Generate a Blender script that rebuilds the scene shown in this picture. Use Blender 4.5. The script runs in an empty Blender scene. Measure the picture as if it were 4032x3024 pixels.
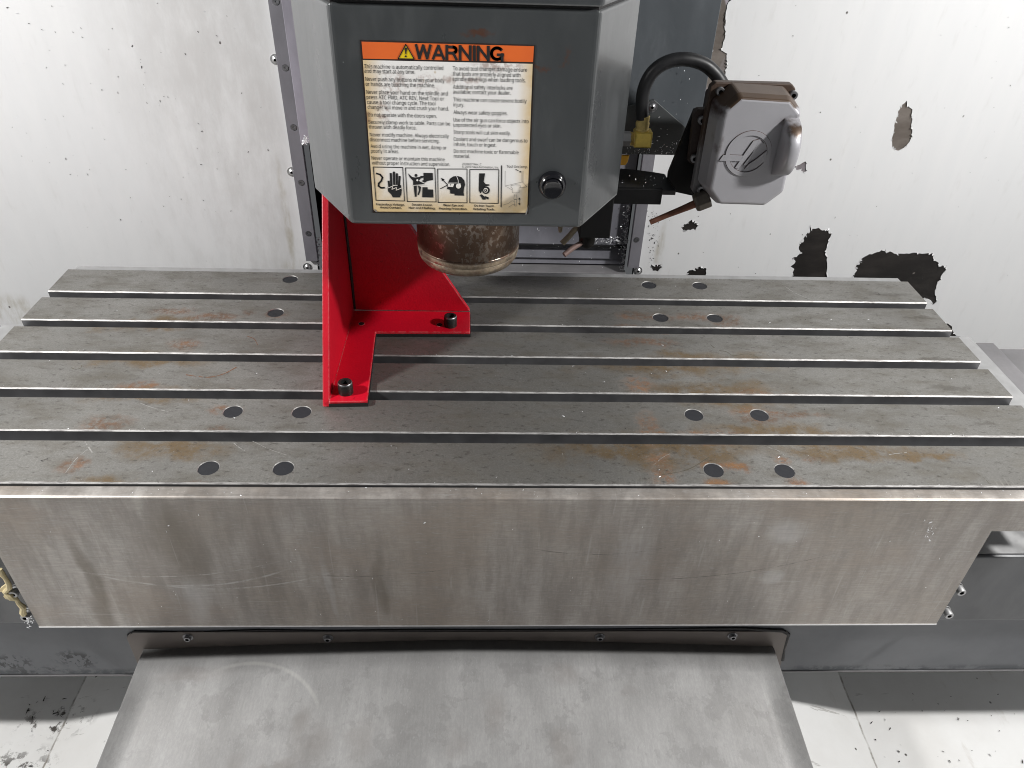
import bpy, bmesh, math, random
from mathutils import Vector, Matrix, Euler
from mathutils.geometry import tessellate_polygon
random.seed(7)
S = bpy.context.scene
COL = S.collection
R = math.radians

# ------------------------------------------------------------------ camera, world, lamps, exposure
CAM_LOC = Vector((-0.018356, -0.541438, 0.526429))
CAM_ROT = Euler((R(53.42054), R(-1.729387), R(-1.444815)), 'XYZ')
FPX = 2968.1                                   # focal length in pixels of a 4032 px wide frame
cd = bpy.data.cameras.new('camera'); cam = bpy.data.objects.new('camera', cd); COL.objects.link(cam)
cam.location = CAM_LOC; cam.rotation_euler = CAM_ROT
cd.sensor_width = 36; cd.lens = FPX / 4032 * 36; cd.clip_start = .01; cd.clip_end = 50
S.camera = cam
w = bpy.data.worlds.new('World'); S.world = w; w.use_nodes = True
w.node_tree.nodes['Background'].inputs[0].default_value = (.93, .96, 1, 1)
w.node_tree.nodes['Background'].inputs[1].default_value = .10
S.view_settings.view_transform = 'Standard'; S.view_settings.look = 'None'
S.render.engine = 'CYCLES'; S.cycles.filter_width = 1.0
S.view_settings.exposure = 0.0; S.view_settings.gamma = 1
def lamp(name, loc, aim, power, size):
    l = bpy.data.lights.new(name, 'AREA'); l.shape = 'DISK'; l.size = size; l.energy = power; l.color = (1, .99, .975)
    o = bpy.data.objects.new(name, l); COL.objects.link(o); o.location = loc
    o.rotation_euler = (Vector(aim) - Vector(loc)).to_track_quat('-Z', 'Y').to_euler()
lamp('work_lamp', (1.0, -.17, .82), (.0, .12, -.25), 16.4, .09)
lamp('work_lamp', (-1.05, -.14, .82), (-.0, .12, -.25), 16.4, .09)

# ------------------------------------------------------------------ from a pixel of the 4032 px photograph to a point on a known plane
_M = CAM_ROT.to_matrix()
def _ray(u, v): return _M @ Vector(((u - 2016) / FPX, -(v - 1512) / FPX, -1))
def on(u, v, ax, val):
    d = _ray(u, v); return CAM_LOC + d * ((val - CAM_LOC[ax]) / d[ax])
def onY(u, v, y): return on(u, v, 1, y)
def onZ(u, v, z): return on(u, v, 2, z)
def onX(u, v, x): return on(u, v, 0, x)
def crop(ox, oy, k): return lambda x, y: (ox + k * x, oy + k * y)
DD = 4032 / 2212
def P(u, v): return (u * DD, v * DD)             # from the 2212 px wide view

# ------------------------------------------------------------------ materials
def lk(nt, a, b): nt.links.new(a, b)
class Mat:
    def __init__(s, name, base=(.5, .5, .5), rough=.5, metal=0., spec=.5, coat=0):
        s.m = bpy.data.materials.new(name); s.m.use_nodes = True; s.nt = s.m.node_tree
        s.b = s.nt.nodes['Principled BSDF']
        s.b.inputs['Base Color'].default_value = (*base, 1); s.b.inputs['Roughness'].default_value = rough
        s.b.inputs['Metallic'].default_value = metal; s.b.inputs['Specular IOR Level'].default_value = spec
        s.b.inputs['Coat Weight'].default_value = coat
        s.tc = s.nt.nodes.new('ShaderNodeTexCoord'); s.co = s.tc.outputs['Object']
    def _in(s, sock, v):
        if isinstance(v, bpy.types.NodeSocket): lk(s.nt, v, sock)
        elif v is not None:
            if isinstance(v, (tuple, list)) and len(v) == 3 and len(sock.default_value) == 4: v = (*v, 1)
            sock.default_value = v
    def map(s, sc=(1, 1, 1), rot=(0, 0, 0), loc=(0, 0, 0), co=None):
        n = s.nt.nodes.new('ShaderNodeMapping'); lk(s.nt, co or s.co, n.inputs[0])
        n.inputs['Scale'].default_value = sc; n.inputs['Rotation'].default_value = rot; n.inputs['Location'].default_value = loc
        return n.outputs[0]
    def noise(s, scale, detail=4, rough=.55, co=None, dist=0, color=False):
        n = s.nt.nodes.new('ShaderNodeTexNoise'); lk(s.nt, co or s.co, n.inputs['Vector'])
        n.inputs['Scale'].default_value = scale; n.inputs['Detail'].default_value = detail
        n.inputs['Roughness'].default_value = rough; n.inputs['Distortion'].default_value = dist
        return n.outputs['Color' if color else 'Fac']
    def vor(s, scale, co=None, feat='F1', out='Distance'):
        n = s.nt.nodes.new('ShaderNodeTexVoronoi'); n.feature = feat; lk(s.nt, co or s.co, n.inputs['Vector'])
        n.inputs['Scale'].default_value = scale; return n.outputs[out]
    def rng(s, v, a, b, c=0., d=1.):
        n = s.nt.nodes.new('ShaderNodeMapRange'); n.interpolation_type = 'SMOOTHSTEP'
        s._in(n.inputs[0], v); n.inputs[1].default_value = a; n.inputs[2].default_value = b
        n.inputs[3].default_value = c; n.inputs[4].default_value = d; return n.outputs[0]
    def ma(s, op, a, b=None, c=None):
        n = s.nt.nodes.new('ShaderNodeMath'); n.operation = op; s._in(n.inputs[0], a)
        if b is not None: s._in(n.inputs[1], b)
        if c is not None: s._in(n.inputs[2], c)
        return n.outputs[0]
    def mix(s, f, a, b, mode='MIX'):
        n = s.nt.nodes.new('ShaderNodeMix'); n.data_type = 'RGBA'; n.blend_type = mode
        s._in(n.inputs[0], f); s._in(n.inputs[6], a); s._in(n.inputs[7], b); return n.outputs[2]
    def xyz(s, co=None):
        n = s.nt.nodes.new('ShaderNodeSeparateXYZ'); lk(s.nt, co or s.co, n.inputs[0]); return n.outputs
    def vadd(s, a, b, k):
        n = s.nt.nodes.new('ShaderNodeVectorMath'); n.operation = 'MULTIPLY_ADD'
        lk(s.nt, b, n.inputs[0]); n.inputs[1].default_value = (k, k, k); lk(s.nt, a, n.inputs[2]); return n.outputs[0]
    def spot(s, x, y, rx, ry, co, ax=(0, 1)):
        """soft elliptical mask round a place on the surface (a stain's own place)"""
        n = s.nt.nodes.new('ShaderNodeMapping'); n.vector_type = 'POINT'; lk(s.nt, co, n.inputs[0])
        sc = [0, 0, 0]; lo = [0, 0, 0]; sc[ax[0]] = 1 / rx; sc[ax[1]] = 1 / ry; lo[ax[0]] = -x / rx; lo[ax[1]] = -y / ry
        n.inputs['Scale'].default_value = sc; n.inputs['Location'].default_value = lo
        l = s.nt.nodes.new('ShaderNodeVectorMath'); l.operation = 'LENGTH'; lk(s.nt, n.outputs[0], l.inputs[0])
        return s.rng(l.outputs['Value'], .35, 1.1, 1., 0.)
    def most(s, socks):
        r = socks[0]
        for q in socks[1:]: r = s.ma('MAXIMUM', r, q)
        return r
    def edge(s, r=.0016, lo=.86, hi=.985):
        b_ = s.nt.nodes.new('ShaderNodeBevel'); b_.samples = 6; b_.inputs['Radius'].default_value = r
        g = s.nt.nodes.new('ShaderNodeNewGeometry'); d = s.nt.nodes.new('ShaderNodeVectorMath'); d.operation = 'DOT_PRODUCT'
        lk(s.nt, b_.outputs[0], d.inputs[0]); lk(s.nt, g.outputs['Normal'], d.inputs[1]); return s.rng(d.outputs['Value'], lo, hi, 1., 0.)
    def bump(s, h, strength=.3, dist=.001, nrm=None):
        n = s.nt.nodes.new('ShaderNodeBump'); n.inputs['Strength'].default_value = strength; n.inputs['Distance'].default_value = dist
        lk(s.nt, h, n.inputs['Height'])
        if nrm is not None: lk(s.nt, nrm, n.inputs['Normal'])
        return n.outputs[0]
    def set(s, color=None, rough=None, metal=None, normal=None):
        for k, v in (('Base Color', color), ('Roughness', rough), ('Metallic', metal), ('Normal', normal)):
            if v is not None: s._in(s.b.inputs[k], v)
        return s.m

M = {}
def simple(key, base, rough, metal=0, var=.15, scale=60, spec=.5, bump=0, coat=0):
    a = Mat(key, base, rough, metal, spec, coat)
    n = a.noise(scale, 5)
    c = a.mix(n, tuple(x * (1 - var) for x in base), tuple(min(1, x * (1 + var)) for x in base))
    a.set(color=c, rough=a.rng(n, .3, .7, rough * .85, min(1, rough * 1.15)), normal=a.bump(n, bump, .0006) if bump else None)
    M[key] = a.m; return a
simple('black_paint', (.004, .004, .0045), .5, spec=.25)
simple('black_rubber', (.012, .012, .013), .42, bump=.1)
simple('hole_shade', (.006, .006, .006), .8)  # shade inside sockets, grooves and holes, put into a near-black colour
simple('bright_metal', (.72, .72, .72), .38, 1, .2, 200)
simple('screw_steel', (.30, .30, .31), .38, .9, .3, 300)
simple('gloss_black', (.006, .006, .008), .14, 0, .3, 200, spec=.8)
simple('plug_dark', (.012, .013, .017), .6, 0, .25, 120)
simple('black_oxide', (.030, .029, .028), .38, .5, .4, 300)
simple('brass', (.80, .58, .13), .36, .55, .3, 160)
simple('brass_dull', (.62, .48, .18), .5, .45, .5, 200)
simple('copper_brown', (.17, .075, .050), .45, .5, .5, 120)
simple('dull_copper', (.20, .135, .12), .6, .2, .35, 150)
simple('pale_copper', (.33, .29, .21), .6, .3, .4, 200)
simple('yellow_plastic', (.75, .38, .01), .4)
simple('sealant', (.74, .62, .36), .55, 0, .35, 150, bump=.3)
simple('caulk', (.012, .011, .011), .6, 0, .3, 300)
simple('flake', (.80, .81, .83), .35, .25, .2, 500)
simple('dark_flake', (.02, .018, .016), .6)
simple('label_border', (.020, .011, .008), .6, 0, .6, 90)
simple('ink', (.010, .010, .011), .7)
simple('thin_ink', (.16, .15, .14), .6)
simple('label_yellow', (.80, .58, .01), .45)

def white_panel():
    a = Mat('white_painted_panel', (.78, .78, .785), .42, 0, .45)
    st = a.map((5, 5, .5)); n1 = a.noise(9, 6, .6, st); n2 = a.noise(2.2, 3)
    fine = a.noise(70, 4, .6, a.map((1, 1, .25)))
    x = a.xyz()
    c = a.mix(a.rng(n1, .35, .75), (.782, .785, .788), (.80, .80, .80))
    # old coolant haze on the left panel, rising from the table
    low = a.rng(x[2], -.25, .35, 1, 0)
    left = a.rng(x[0], -.62, -.42, .12, 1.)
    left = a.ma('MULTIPLY', left, a.rng(x[0], -.34, -.30, 1, 0))
    haze = a.ma('MULTIPLY', left, a.rng(a.ma('ADD', a.ma('MULTIPLY', n2, .6), a.ma('MULTIPLY', a.noise(26, 6, .7, a.map((1.4, 1, .5))), .4)), .38, .60))
    c = a.mix(a.ma('MULTIPLY', haze, .50), c, (.47, .455, .44))
    # ochre run stains beside the trims
    wob = a.vadd(a.map(loc=(.012, 0, .012)), a.noise(9, 4, color=True, co=a.map((1, 1, .5))), -.024)
    runs = a.most([a.spot(-.338, .0, .008, .12, wob, (0, 2)), a.spot(-.335, -.082, .03, .022, wob, (0, 2)),
                   a.spot(.274, -.06, .010, .085, wob, (0, 2)), a.spot(-.83, -.17, .06, .035, wob, (0, 2))])
    c = a.mix(a.ma('MULTIPLY', runs, a.rng(a.noise(60, 5, .65, a.map((1, 1, .3))), .36, .70, 0, .55)), c, (.33, .28, .17))
    # specks of grit
    v = a.vor(34, a.map((1, 1, .8))); sel = a.noise(21, 2)
    sp = a.ma('MULTIPLY', a.rng(v, .03, .075, 1, 0), a.rng(sel, .56, .60))
    c = a.mix(sp, c, (.10, .09, .08))
    c = a.mix(a.ma('MULTIPLY', a.rng(fine, .55, .8), .25), c, (.56, .55, .53))
    M['white_panel'] = a.set(color=c, rough=a.rng(n1, .3, .7, .38, .55), normal=a.bump(a.noise(260, 3), .06, .0004))
white_panel()

def white_floor():
    a = Mat('white_floor_paint', (.80, .80, .79), .5)
    n = a.noise(6, 6, .6); sm = a.noise(30, 6, .65, a.map((1, .4, 1), (0, 0, .5)))
    c = a.mix(a.rng(n, .3, .75), (.82, .82, .81), (.70, .69, .67))
    c = a.mix(a.rng(sm, .60, .75, 0, .35), c, (.42, .38, .32))
    v = a.vor(70); sel = a.noise(17, 2)
    c = a.mix(a.ma('MULTIPLY', a.rng(v, .06, .17, 1, 0), a.rng(sel, .55, .60)), c, (.05, .045, .04))
    sc = a.noise(8, 5, .7, a.map((1, 7, 1), (0, 0, .35)))
    c = a.mix(a.rng(sc, .66, .70, 0, .5), c, (.20, .18, .16))
    # the drag marks on the left of the floor
    wob = a.vadd(a.co, a.noise(14, 4, color=True), .05)
    lf = a.most([a.spot(-.62, -.03, .09, .05, wob), a.spot(-.57, .05, .06, .03, wob)])
    c = a.mix(a.ma('MULTIPLY', lf, a.rng(a.noise(55, 5, .7), .52, .60)), c, (.05, .042, .035))
    x = a.xyz(); wx_ = a.ma('ADD', x[0], a.ma('MULTIPLY', a.ma('SUBTRACT', a.noise(30, 3), .5), .006))
    ln = a.most([a.rng(a.ma('ABSOLUTE', a.ma('SUBTRACT', wx_, v_)), .0006, .0022, 1, 0) for v_ in (-.585, .515)])
    c = a.mix(a.ma('MULTIPLY', ln, a.rng(a.noise(40, 4, .7), .38, .6, .25, .85)), c, (.22, .20, .17))
    M['white_floor'] = a.set(color=c, rough=a.rng(n, .3, .7, .4, .6), normal=a.bump(n, .1, .001))
white_floor()

def grey_paint(key, base, rough=.36, rust=False, blotch=.12, spots=(), spec=.55, coat=0):
    a = Mat(key, base, rough, 0, spec, coat)
    a.b.inputs['Coat Roughness'].default_value = .16
    n = a.noise(7, 6, .6, a.map((1.5, 1.5, .6))); f = a.noise(220, 2)
    c = a.mix(a.rng(n, .3, .7), tuple(q * (1 - blotch) for q in base), tuple(q * (1 + blotch) for q in base))
    sp = a.ma('MULTIPLY', a.rng(a.vor(48), .02, .05, 1, 0), a.rng(a.noise(13, 2), .57, .6))
    c = a.mix(a.ma('MULTIPLY', sp, .6), c, (.30, .31, .30))
    if spots:
        wob = a.vadd(a.co, a.noise(28, 5, .7, color=True), .035)
        for col, lst, ax in spots:
            m_ = a.most([a.spot(*q, wob, ax) for q in lst])
            c = a.mix(a.ma('MULTIPLY', m_, a.rng(a.noise(75, 5, .7), .40, .58)), c, col)
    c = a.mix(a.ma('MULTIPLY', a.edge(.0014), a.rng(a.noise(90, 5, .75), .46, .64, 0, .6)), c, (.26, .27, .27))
    sm = a.noise(16, 6, .7, a.map((1, 1, .35))); c = a.mix(a.rng(sm, .52, .72, 0, .22), c, tuple(min(1, q * 2.2 + .02) for q in base))
    M[key] = a.set(color=c, rough=a.rng(sm, .3, .7, rough * .8, rough * 1.4), normal=a.bump(f, .10, .0003))
rustc = (.075, .030, .016); redc = (.42, .13, .11)
grey_paint('head_grey', (.043, .047, .049), .30, spec=1.0, coat=.8, spots=[
    (redc, [(-.212, .375, .02, .022), (-.202, .25, .006, .05), (-.198, .215, .006, .02), (-.19, .30, .006, .02), (-.2, .34, .01, .05)], (0, 2)),
    (rustc, [(.070, .384, .004, .008), (-.010, .401, .016, .003), (.045, .3795, .03, .0025), (-.05, .381, .07, .0018)], (0, 2))])
grey_paint('column_grey', (.085, .095, .105), .42, blotch=.16)
grey_paint('column_dark', (.050, .054, .056), .5)
grey_paint('worn_lilac', (.30, .285, .33), .45, blotch=.3)
grey_paint('trim_grey', (.19, .185, .205), .42, blotch=.2)
grey_paint('cover_grey', (.19, .19, .215), .38, blotch=.2)
grey_paint('saddle_grey', (.075, .077, .082), .4, blotch=.25)
grey_paint('way_grey', (.17, .165, .17), .4, blotch=.2)

def base_paint():
    a = Mat('base_grey_paint', (.13, .135, .15), .5)
    n = a.noise(7, 6, .6); x = a.xyz()
    c = a.mix(a.rng(n, .3, .7), (.085, .09, .102), (.135, .14, .15))
    wob = a.vadd(a.co, a.noise(9, 4, color=True), .06)
    ch = a.most([a.spot(-.53, -.318, .09, .030, wob, (0, 2)), a.spot(-.44, -.312, .05, .022, wob, (0, 2)), a.spot(-.56, -.285, .04, .02, wob, (0, 2)), a.spot(-.48, -.275, .03, .02, wob, (0, 2))])
    c = a.mix(a.ma('MULTIPLY', ch, a.rng(a.noise(70, 6, .75, a.map((1, 1, .8), (0, .6, 0))), .50, .55)), c, (.012, .013, .016))
    edge = a.ma('MULTIPLY', a.rng(x[2], -.331, -.322, 1, 0), a.rng(a.noise(26, 5, .7), .42, .55))
    c = a.mix(edge, c, (.035, .042, .05))
    M['base_paint'] = a.set(color=c, rough=.48, normal=a.bump(n, .1, .001))
base_paint()

def bare_patch():
    a = Mat('bare_primer', (.02, .018, .016), .55)
    n = a.noise(14, 6, .65, a.map((1, 1, 2.5), (0, .4, 0))); x = a.xyz()
    up = a.rng(x[2], .05, .16, 0, 1)                       # higher flakes lost only the top coat
    dk = a.mix(a.rng(n, .35, .75), (.012, .010, .009), (.035, .030, .027))
    lt = a.mix(a.rng(n, .35, .70), (.12, .10, .085), (.20, .175, .155))
    c = a.mix(up, dk, lt)
    sw = a.noise(7, 3, .5, a.map((1.3, 1, .5)), dist=2.5)
    c = a.mix(a.ma('MULTIPLY', up, a.rng(sw, .55, .62)), c, (.36, .33, .36))
    c = a.mix(a.rng(a.noise(60, 4), .70, .76), c, (.25, .22, .2))
    M['bare_patch'] = a.set(color=c, rough=.5, normal=a.bump(n, .2, .001))
bare_patch()

def table_steel():
    a = Mat('ground_iron_table', (.3, .3, .28), .4, .7)
    x = a.xyz()
    n1 = a.noise(5, 5, .6); n2 = a.noise(26, 6, .65, a.map((.6, 1.4, 1), (0, 0, .25))); n3 = a.noise(150, 4, .7, a.map((.7, 1.4, 1), (0, 0, .6))); n4 = a.noise(420, 3, .7)
    c = a.mix(a.rng(n1, .3, .7), (.235, .229, .214), (.315, .308, .290))
    c = a.mix(a.rng(n2, .42, .70, 0, .6), c, (.155, .138, .108))
    # old coolant: warm stain over the right middle and left middle of the table
    wob = a.vadd(a.co, a.noise(16, 5, .65, color=True), .085)
    wob2 = a.vadd(a.co, a.noise(40, 5, .7, color=True), .03)
    t = crop(2500, 1080, .6926); t0 = crop(0, 900, .6629)
    def pt(f, q): p = onZ(*f(*q), 0); return p.x, p.y
    warm = [(t, (1350, 850), .11, .025), (t, (1750, 880), .05, .012), (t, (1250, 1175), .13, .010), (t, (600, 560), .11, .03), (t, (400, 400), .15, .03),
            (t, (950, 760), .10, .02), (t, (300, 850), .16, .03), (t, (230, 1110), .03, .016), (t, (1000, 1150), .05, .015),
            (t0, (1200, 470), .09, .02), (t0, (1150, 660), .09, .02), (t0, (1150, 860), .08, .02), (t0, (1350, 1150), .07, .02), (t0, (480, 1420), .05, .012), (t0, (1270, 1460), .03, .010), (t0, (960, 1360), .035, .018)]
    wm = a.most([a.spot(*pt(f, q), rx, ry, wob) for f, q, rx, ry in warm])
    c = a.mix(a.ma('MULTIPLY', wm, a.rng(a.noise(38, 6, .7), .32, .58, .15, .95)), c, (.205, .140, .072))
    rust = [(t, (550, 1150), .018, .012), (t, (545, 1040), .022, .007), (t, (650, 1040), .016, .008), (t, (230, 1080), .016, .022), (t, (190, 990), .014, .010), (t, (145, 830), .014, .030),
            (t, (985, 1130), .012, .008), (t, (1080, 1000), .012, .006), (t, (890, 1000), .010, .008), (t, (640, 655), .10, .007), (t, (250, 655), .12, .006), (t, (90, 590), .02, .02),
            (t, (40, 205), .024, .010), (t, (165, 210), .030, .010), (t, (5, 275), .02, .012), (t, (380, 210), .026, .012), (t, (555, 230), .026, .016), (t, (240, 287), .016, .007),
            (t, (730, 640), .02, .010), (t, (80, 350), .05, .010), (t, (870, 745), .06, .006), (t, (520, 880), .05, .012), (t, (750, 760), .03, .014),
            (t0, (460, 1470), .022, .008), (t0, (1290, 1475), .020, .009), (t0, (555, 1340), .014, .012), (t0, (740, 1110), .028, .018), (t0, (1390, 1160), .012, .012),
            (t0, (930, 900), .03, .012), (t0, (1440, 930), .030, .006), (t0, (1190, 650), .022, .014), (t0, (1110, 455), .03, .009), (t0, (1360, 490), .035, .010),
            (t0, (1720, 470), .016, .008), (t0, (1560, 465), .008, .006), (t0, (1440, 1030), .02, .008)]
    rm = a.most([a.spot(*pt(f, q), rx * 1.2, ry * 1.25, wob2) for f, q, rx, ry in rust])
    rfac = a.ma('MULTIPLY', rm, a.rng(a.noise(120, 6, .75), .38, .58, .06, 1))
    c = a.mix(a.ma('MULTIPLY', rfac, .85), c, a.mix(a.rng(n2, .4, .6), (.225, .098, .036), (.125, .062, .030)))
    gold = a.most([a.spot(*pt(t, (553, 1150)), .017, .013, wob2), a.spot(*pt(t, (500, 1040)), .012, .010, wob2), a.spot(*pt(t, (640, 1035)), .014, .006, wob2)])
    c = a.mix(a.ma('MULTIPLY', gold, .8), c, (.27, .13, .045))
    # dark oil marks at the right end and small dark pits
    oil = a.most([a.spot(*pt(t, q), rx, ry, wob2) for q, rx, ry in [((1830, 605), .035, .006), ((1760, 450), .035, .006), ((1480, 85), .04, .006), ((1740, 280), .02, .006), ((2030, 805), .02, .005), ((1650, 215), .03, .005)]])
    c = a.mix(a.ma('MULTIPLY', oil, .40), c, (.06, .05, .037))
    c = a.mix(a.rng(n3, .54, .70, 0, .62), c, (.055, .047, .040))
    c = a.mix(a.rng(n3, .42, .28, 0, .35), c, (.33, .325, .31))
    c = a.mix(a.rng(n4, .36, .60, 0, .32), c, (.10, .095, .085)); c = a.mix(a.rng(n4, .55, .72, 0, .28), c, (.46, .45, .43))
    # sweeping fly-cutter arcs along each land
    yl = a.ma('SUBTRACT', a.ma('MODULO', a.ma('ADD', x[1], .0815), .07268), .02)
    ph = a.ma('ADD', x[0], a.ma('MULTIPLY', a.ma('MULTIPLY', yl, yl), 9.0))
    arc = a.ma('SINE', a.ma('ADD', a.ma('MULTIPLY', ph, 2 * math.pi / .0058), a.ma('MULTIPLY', n1, 9)))
    am = a.ma('MULTIPLY', a.ma('MULTIPLY', arc, a.rng(a.noise(11, 3), .44, .66)), a.rng(yl, -.03, .02, 1., .25))
    hs = a.noise(30, 3, .6, a.map((1, 22, 1), (0, 0, .9)))
    c = a.mix(a.rng(am, .15, .9, 0, .42), c, (.40, .385, .35))
    # long thin scratches
    sc = a.noise(7, 2, .4, a.map((1, 30, 1), (0, 0, -.5))); scl = a.rng(sc, .735, .745, 0, .35)
    c = a.mix(scl, c, (.42, .41, .40))
    nb = a.bump(am, .07, .0004); nb = a.bump(n3, .10, .0003, nb)
    rgh = a.ma('ADD', a.rng(n2, .3, .7, .40, .54), a.ma('MULTIPLY', rfac, .15))
    M['table_steel'] = a.set(color=c, rough=rgh, metal=a.ma('SUBTRACT', .72, a.ma('MULTIPLY', rfac, .45)), normal=nb)
table_steel()

def chamfer():
    a = Mat('highlit_ground_chamfer', (.7, .69, .67), .5, .6)
    n = a.noise(60, 5, .7, a.map((1, 8, 8)))
    c = a.mix(a.rng(n, .35, .60), (.20, .19, .185), (.46, .45, .44))  # lamp highlight on the slot edges put into a brighter base colour
    M['chamfer'] = a.set(color=c, rough=.55, normal=a.bump(a.noise(400, 3), .3, .0003))
chamfer()
simple('rust_film', (.20, .085, .035), .6, .2, .4, 200)
simple('scratch_film', (.40, .39, .37), .4, .6, .3, 200)
simple('oil_film', (.10, .088, .062), .4, .3, .4, 200)
simple('slot_wall', (.15, .15, .155), .45, .6, .35, 40)
simple('flange_brown', (.15, .130, .118), .5, .4, .25, 30)
simple('nut_metal', (.13, .115, .10), .5, .5, .45, 200)
simple('gutter_iron', (.42, .42, .42), .5, .6, .35, 50)

def stainless(key, lo, hi, stain, streak, rough=.42, kind='guard', metal=.6):
    a = Mat(key, lo, rough, metal)
    x = a.xyz()
    if kind == 'guard':
        vs = a.noise(7, 6, .62, a.map((3.2, 1, .55), (0, .10, 0))); br = a.noise(120, 3, .6, a.map((.15, 1, 3)))
    else:
        vs = a.noise(8, 5, .6, a.map((2.0, .9, 1))); br = a.noise(120, 3, .6, a.map((3, .15, 1)))
    n1 = a.noise(4, 5, .6); bl = a.noise(22, 5, .6)
    c = a.mix(a.rng(vs, .32, .68), lo, hi)
    c = a.mix(a.rng(n1, .42, .68, 0, .6), c, stain)
    if kind == 'guard':
        wob = a.vadd(a.co, a.noise(6, 4, color=True), .045)
        f = crop(0, 1900, .7378)
        def pz(q): p = onY(*f(*q), -.016); return p.x, p.z
        c = a.mix(a.rng(a.noise(75, 5, .7, a.map((1.2, 1, .22))), .38, .66, 0, .42), c, (.215, .195, .175))
        c = a.mix(a.rng(a.noise(5, 4, .6, a.map((1, 1, 1.6))), .48, .66, 0, .5), c, (.36, .30, .25))
        gr = a.noise(420, 3, .7, a.map((.16, 1, 1.2))); c = a.mix(a.rng(gr, .36, .64, 0, .30), c, (.16, .15, .14)); c = a.mix(a.rng(gr, .52, .72, 0, .25), c, (.66, .645, .63))
        dk = a.most([a.spot(*pz((580, 450)), .010, .085, wob, (0, 2)), a.spot(*pz((1050, 250)), .03, .08, wob, (0, 2)), a.spot(*pz((640, 640)), .013, .05, wob, (0, 2)),
                     a.spot(*pz((150, 620)), .025, .06, wob, (0, 2)), a.spot(*pz((2150, 480)), .009, .07, wob, (0, 2))])
        c = a.mix(a.ma('MULTIPLY', dk, a.rng(vs, .25, .6, .10, .55)), c, streak)
        lt = a.most([a.spot(*pz((1850, 450)), .006, .08, wob, (0, 2)), a.spot(*pz((4350, 170)), .025, .018, wob, (0, 2)), a.spot(*pz((4250, 430)), .02, .015, wob, (0, 2)), a.spot(*pz((1120, 560)), .03, .05, wob, (0, 2)), a.spot(*pz((3500, 350)), .03, .06, wob, (0, 2))])
        c = a.mix(a.ma('MULTIPLY', lt, a.rng(vs, .35, .65, .1, .55)), c, (.56, .55, .55))
        # curved scuffs left by hoses and parts
        def arcs(cx, cz, r, wd, lo_, hi_):
            d = a.ma('SQRT', a.ma('ADD', a.ma('POWER', a.ma('SUBTRACT', x[0], cx), 2), a.ma('POWER', a.ma('SUBTRACT', x[2], cz), 2)))
            q = a.rng(a.ma('ABSOLUTE', a.ma('SUBTRACT', a.ma('ADD', d, a.ma('MULTIPLY', n1, .006)), r + .003)), wd * .4, wd, 1, 0)
            return a.ma('MULTIPLY', q, a.ma('MULTIPLY', a.rng(x[0], lo_, lo_ + .04), a.rng(x[0], hi_ - .05, hi_, 1, 0)))
        ar = a.most([arcs(-.33, .10, .235, .0016, -.44, -.20), arcs(-.30, .16, .30, .0012, -.40, -.16), arcs(-.36, .25, .37, .001, -.46, -.22)])
        brk = a.rng(a.noise(45, 5, .75), .42, .60, .12, 1)
        c = a.mix(a.ma('MULTIPLY', a.ma('MULTIPLY', ar, brk), .45), c, (.66, .65, .64))
        da = a.most([arcs(.10, .16, .245, .0009, .02, .20), arcs(.16, .35, .475, .0008, .14, .38), arcs(-.15, .3, .42, .0009, -.22, -.02)])
        c = a.mix(a.ma('MULTIPLY', a.ma('MULTIPLY', da, brk), .6), c, (.10, .095, .09))
        sc = a.noise(9, 2, .4, a.map((26, 1, 1), (0, .9, 0))); c = a.mix(a.rng(sc, .70, .72, 0, .15), c, (.6, .59, .57))
        sc = a.noise(8, 2, .4, a.map((1, 1, 26), (0, .75, 0))); c = a.mix(a.rng(sc, .72, .74, 0, .15), c, (.6, .59, .57))
    else:
        c = a.mix(a.rng(bl, .56, .60, 0, .42), c, stain)
        b2 = a.noise(45, 5, .65, a.map((1, .8, 1))); c = a.mix(a.rng(b2, .58, .62, 0, .35), c, stain)
        gr = a.noise(380, 3, .7, a.map((1, .4, 1))); c = a.mix(a.rng(gr, .36, .62, 0, .22), c, (.18, .18, .18)); c = a.mix(a.rng(gr, .55, .72, 0, .2), c, (.6, .6, .6))
        c = a.mix(a.rng(a.ma('ADD', x[1], a.ma('MULTIPLY', bl, .05)), -.01, .02, 0, .40), c, (.20, .20, .198))
        wob = a.vadd(a.co, a.noise(22, 5, .65, color=True), .03)
        f1 = crop(0, 1900, .7378)
        def pc(q): p = onZ(*f1(*q), -.287); return p.x, p.y
        dk = a.most([a.spot(*pc(q), rx, ry, wob) for q, rx, ry in [((1130, 985), .06, .012), ((1700, 1230), .012, .022), ((2000, 1330), .02, .03), ((1750, 1340), .03, .03), ((1350, 1430), .012, .016), ((1500, 1480), .012, .012), ((1630, 1450), .018, .015), ((3060, 1000), .025, .016), ((3400, 1080), .012, .01), ((3080, 1370), .02, .025), ((2700, 1200), .02, .03), ((2500, 1350), .02, .02)]])
        c = a.mix(a.ma('MULTIPLY', dk, a.rng(bl, .3, .6, .12, .45)), c, streak)
        cx, cy = pc((1230, 1430)); r_ = pc((1230, 1430))[1] * 0 + .098
        d = a.ma('SQRT', a.ma('ADD', a.ma('POWER', a.ma('SUBTRACT', x[0], cx), 2), a.ma('POWER', a.ma('SUBTRACT', x[1], cy), 2)))
        ar = a.ma('MULTIPLY', a.rng(a.ma('ABSOLUTE', a.ma('SUBTRACT', d, r_)), .0006, .0035, .5, 0), a.ma('MULTIPLY', a.rng(x[0], cx - .05, cx - .01), a.rng(x[1], cy + .03, cy + .06)))
        c = a.mix(a.ma('MULTIPLY', ar, .5), c, (.58, .57, .54))
    c = a.mix(a.rng(br, .4, .8, 0, .22), c, tuple(q * .62 for q in lo))
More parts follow.
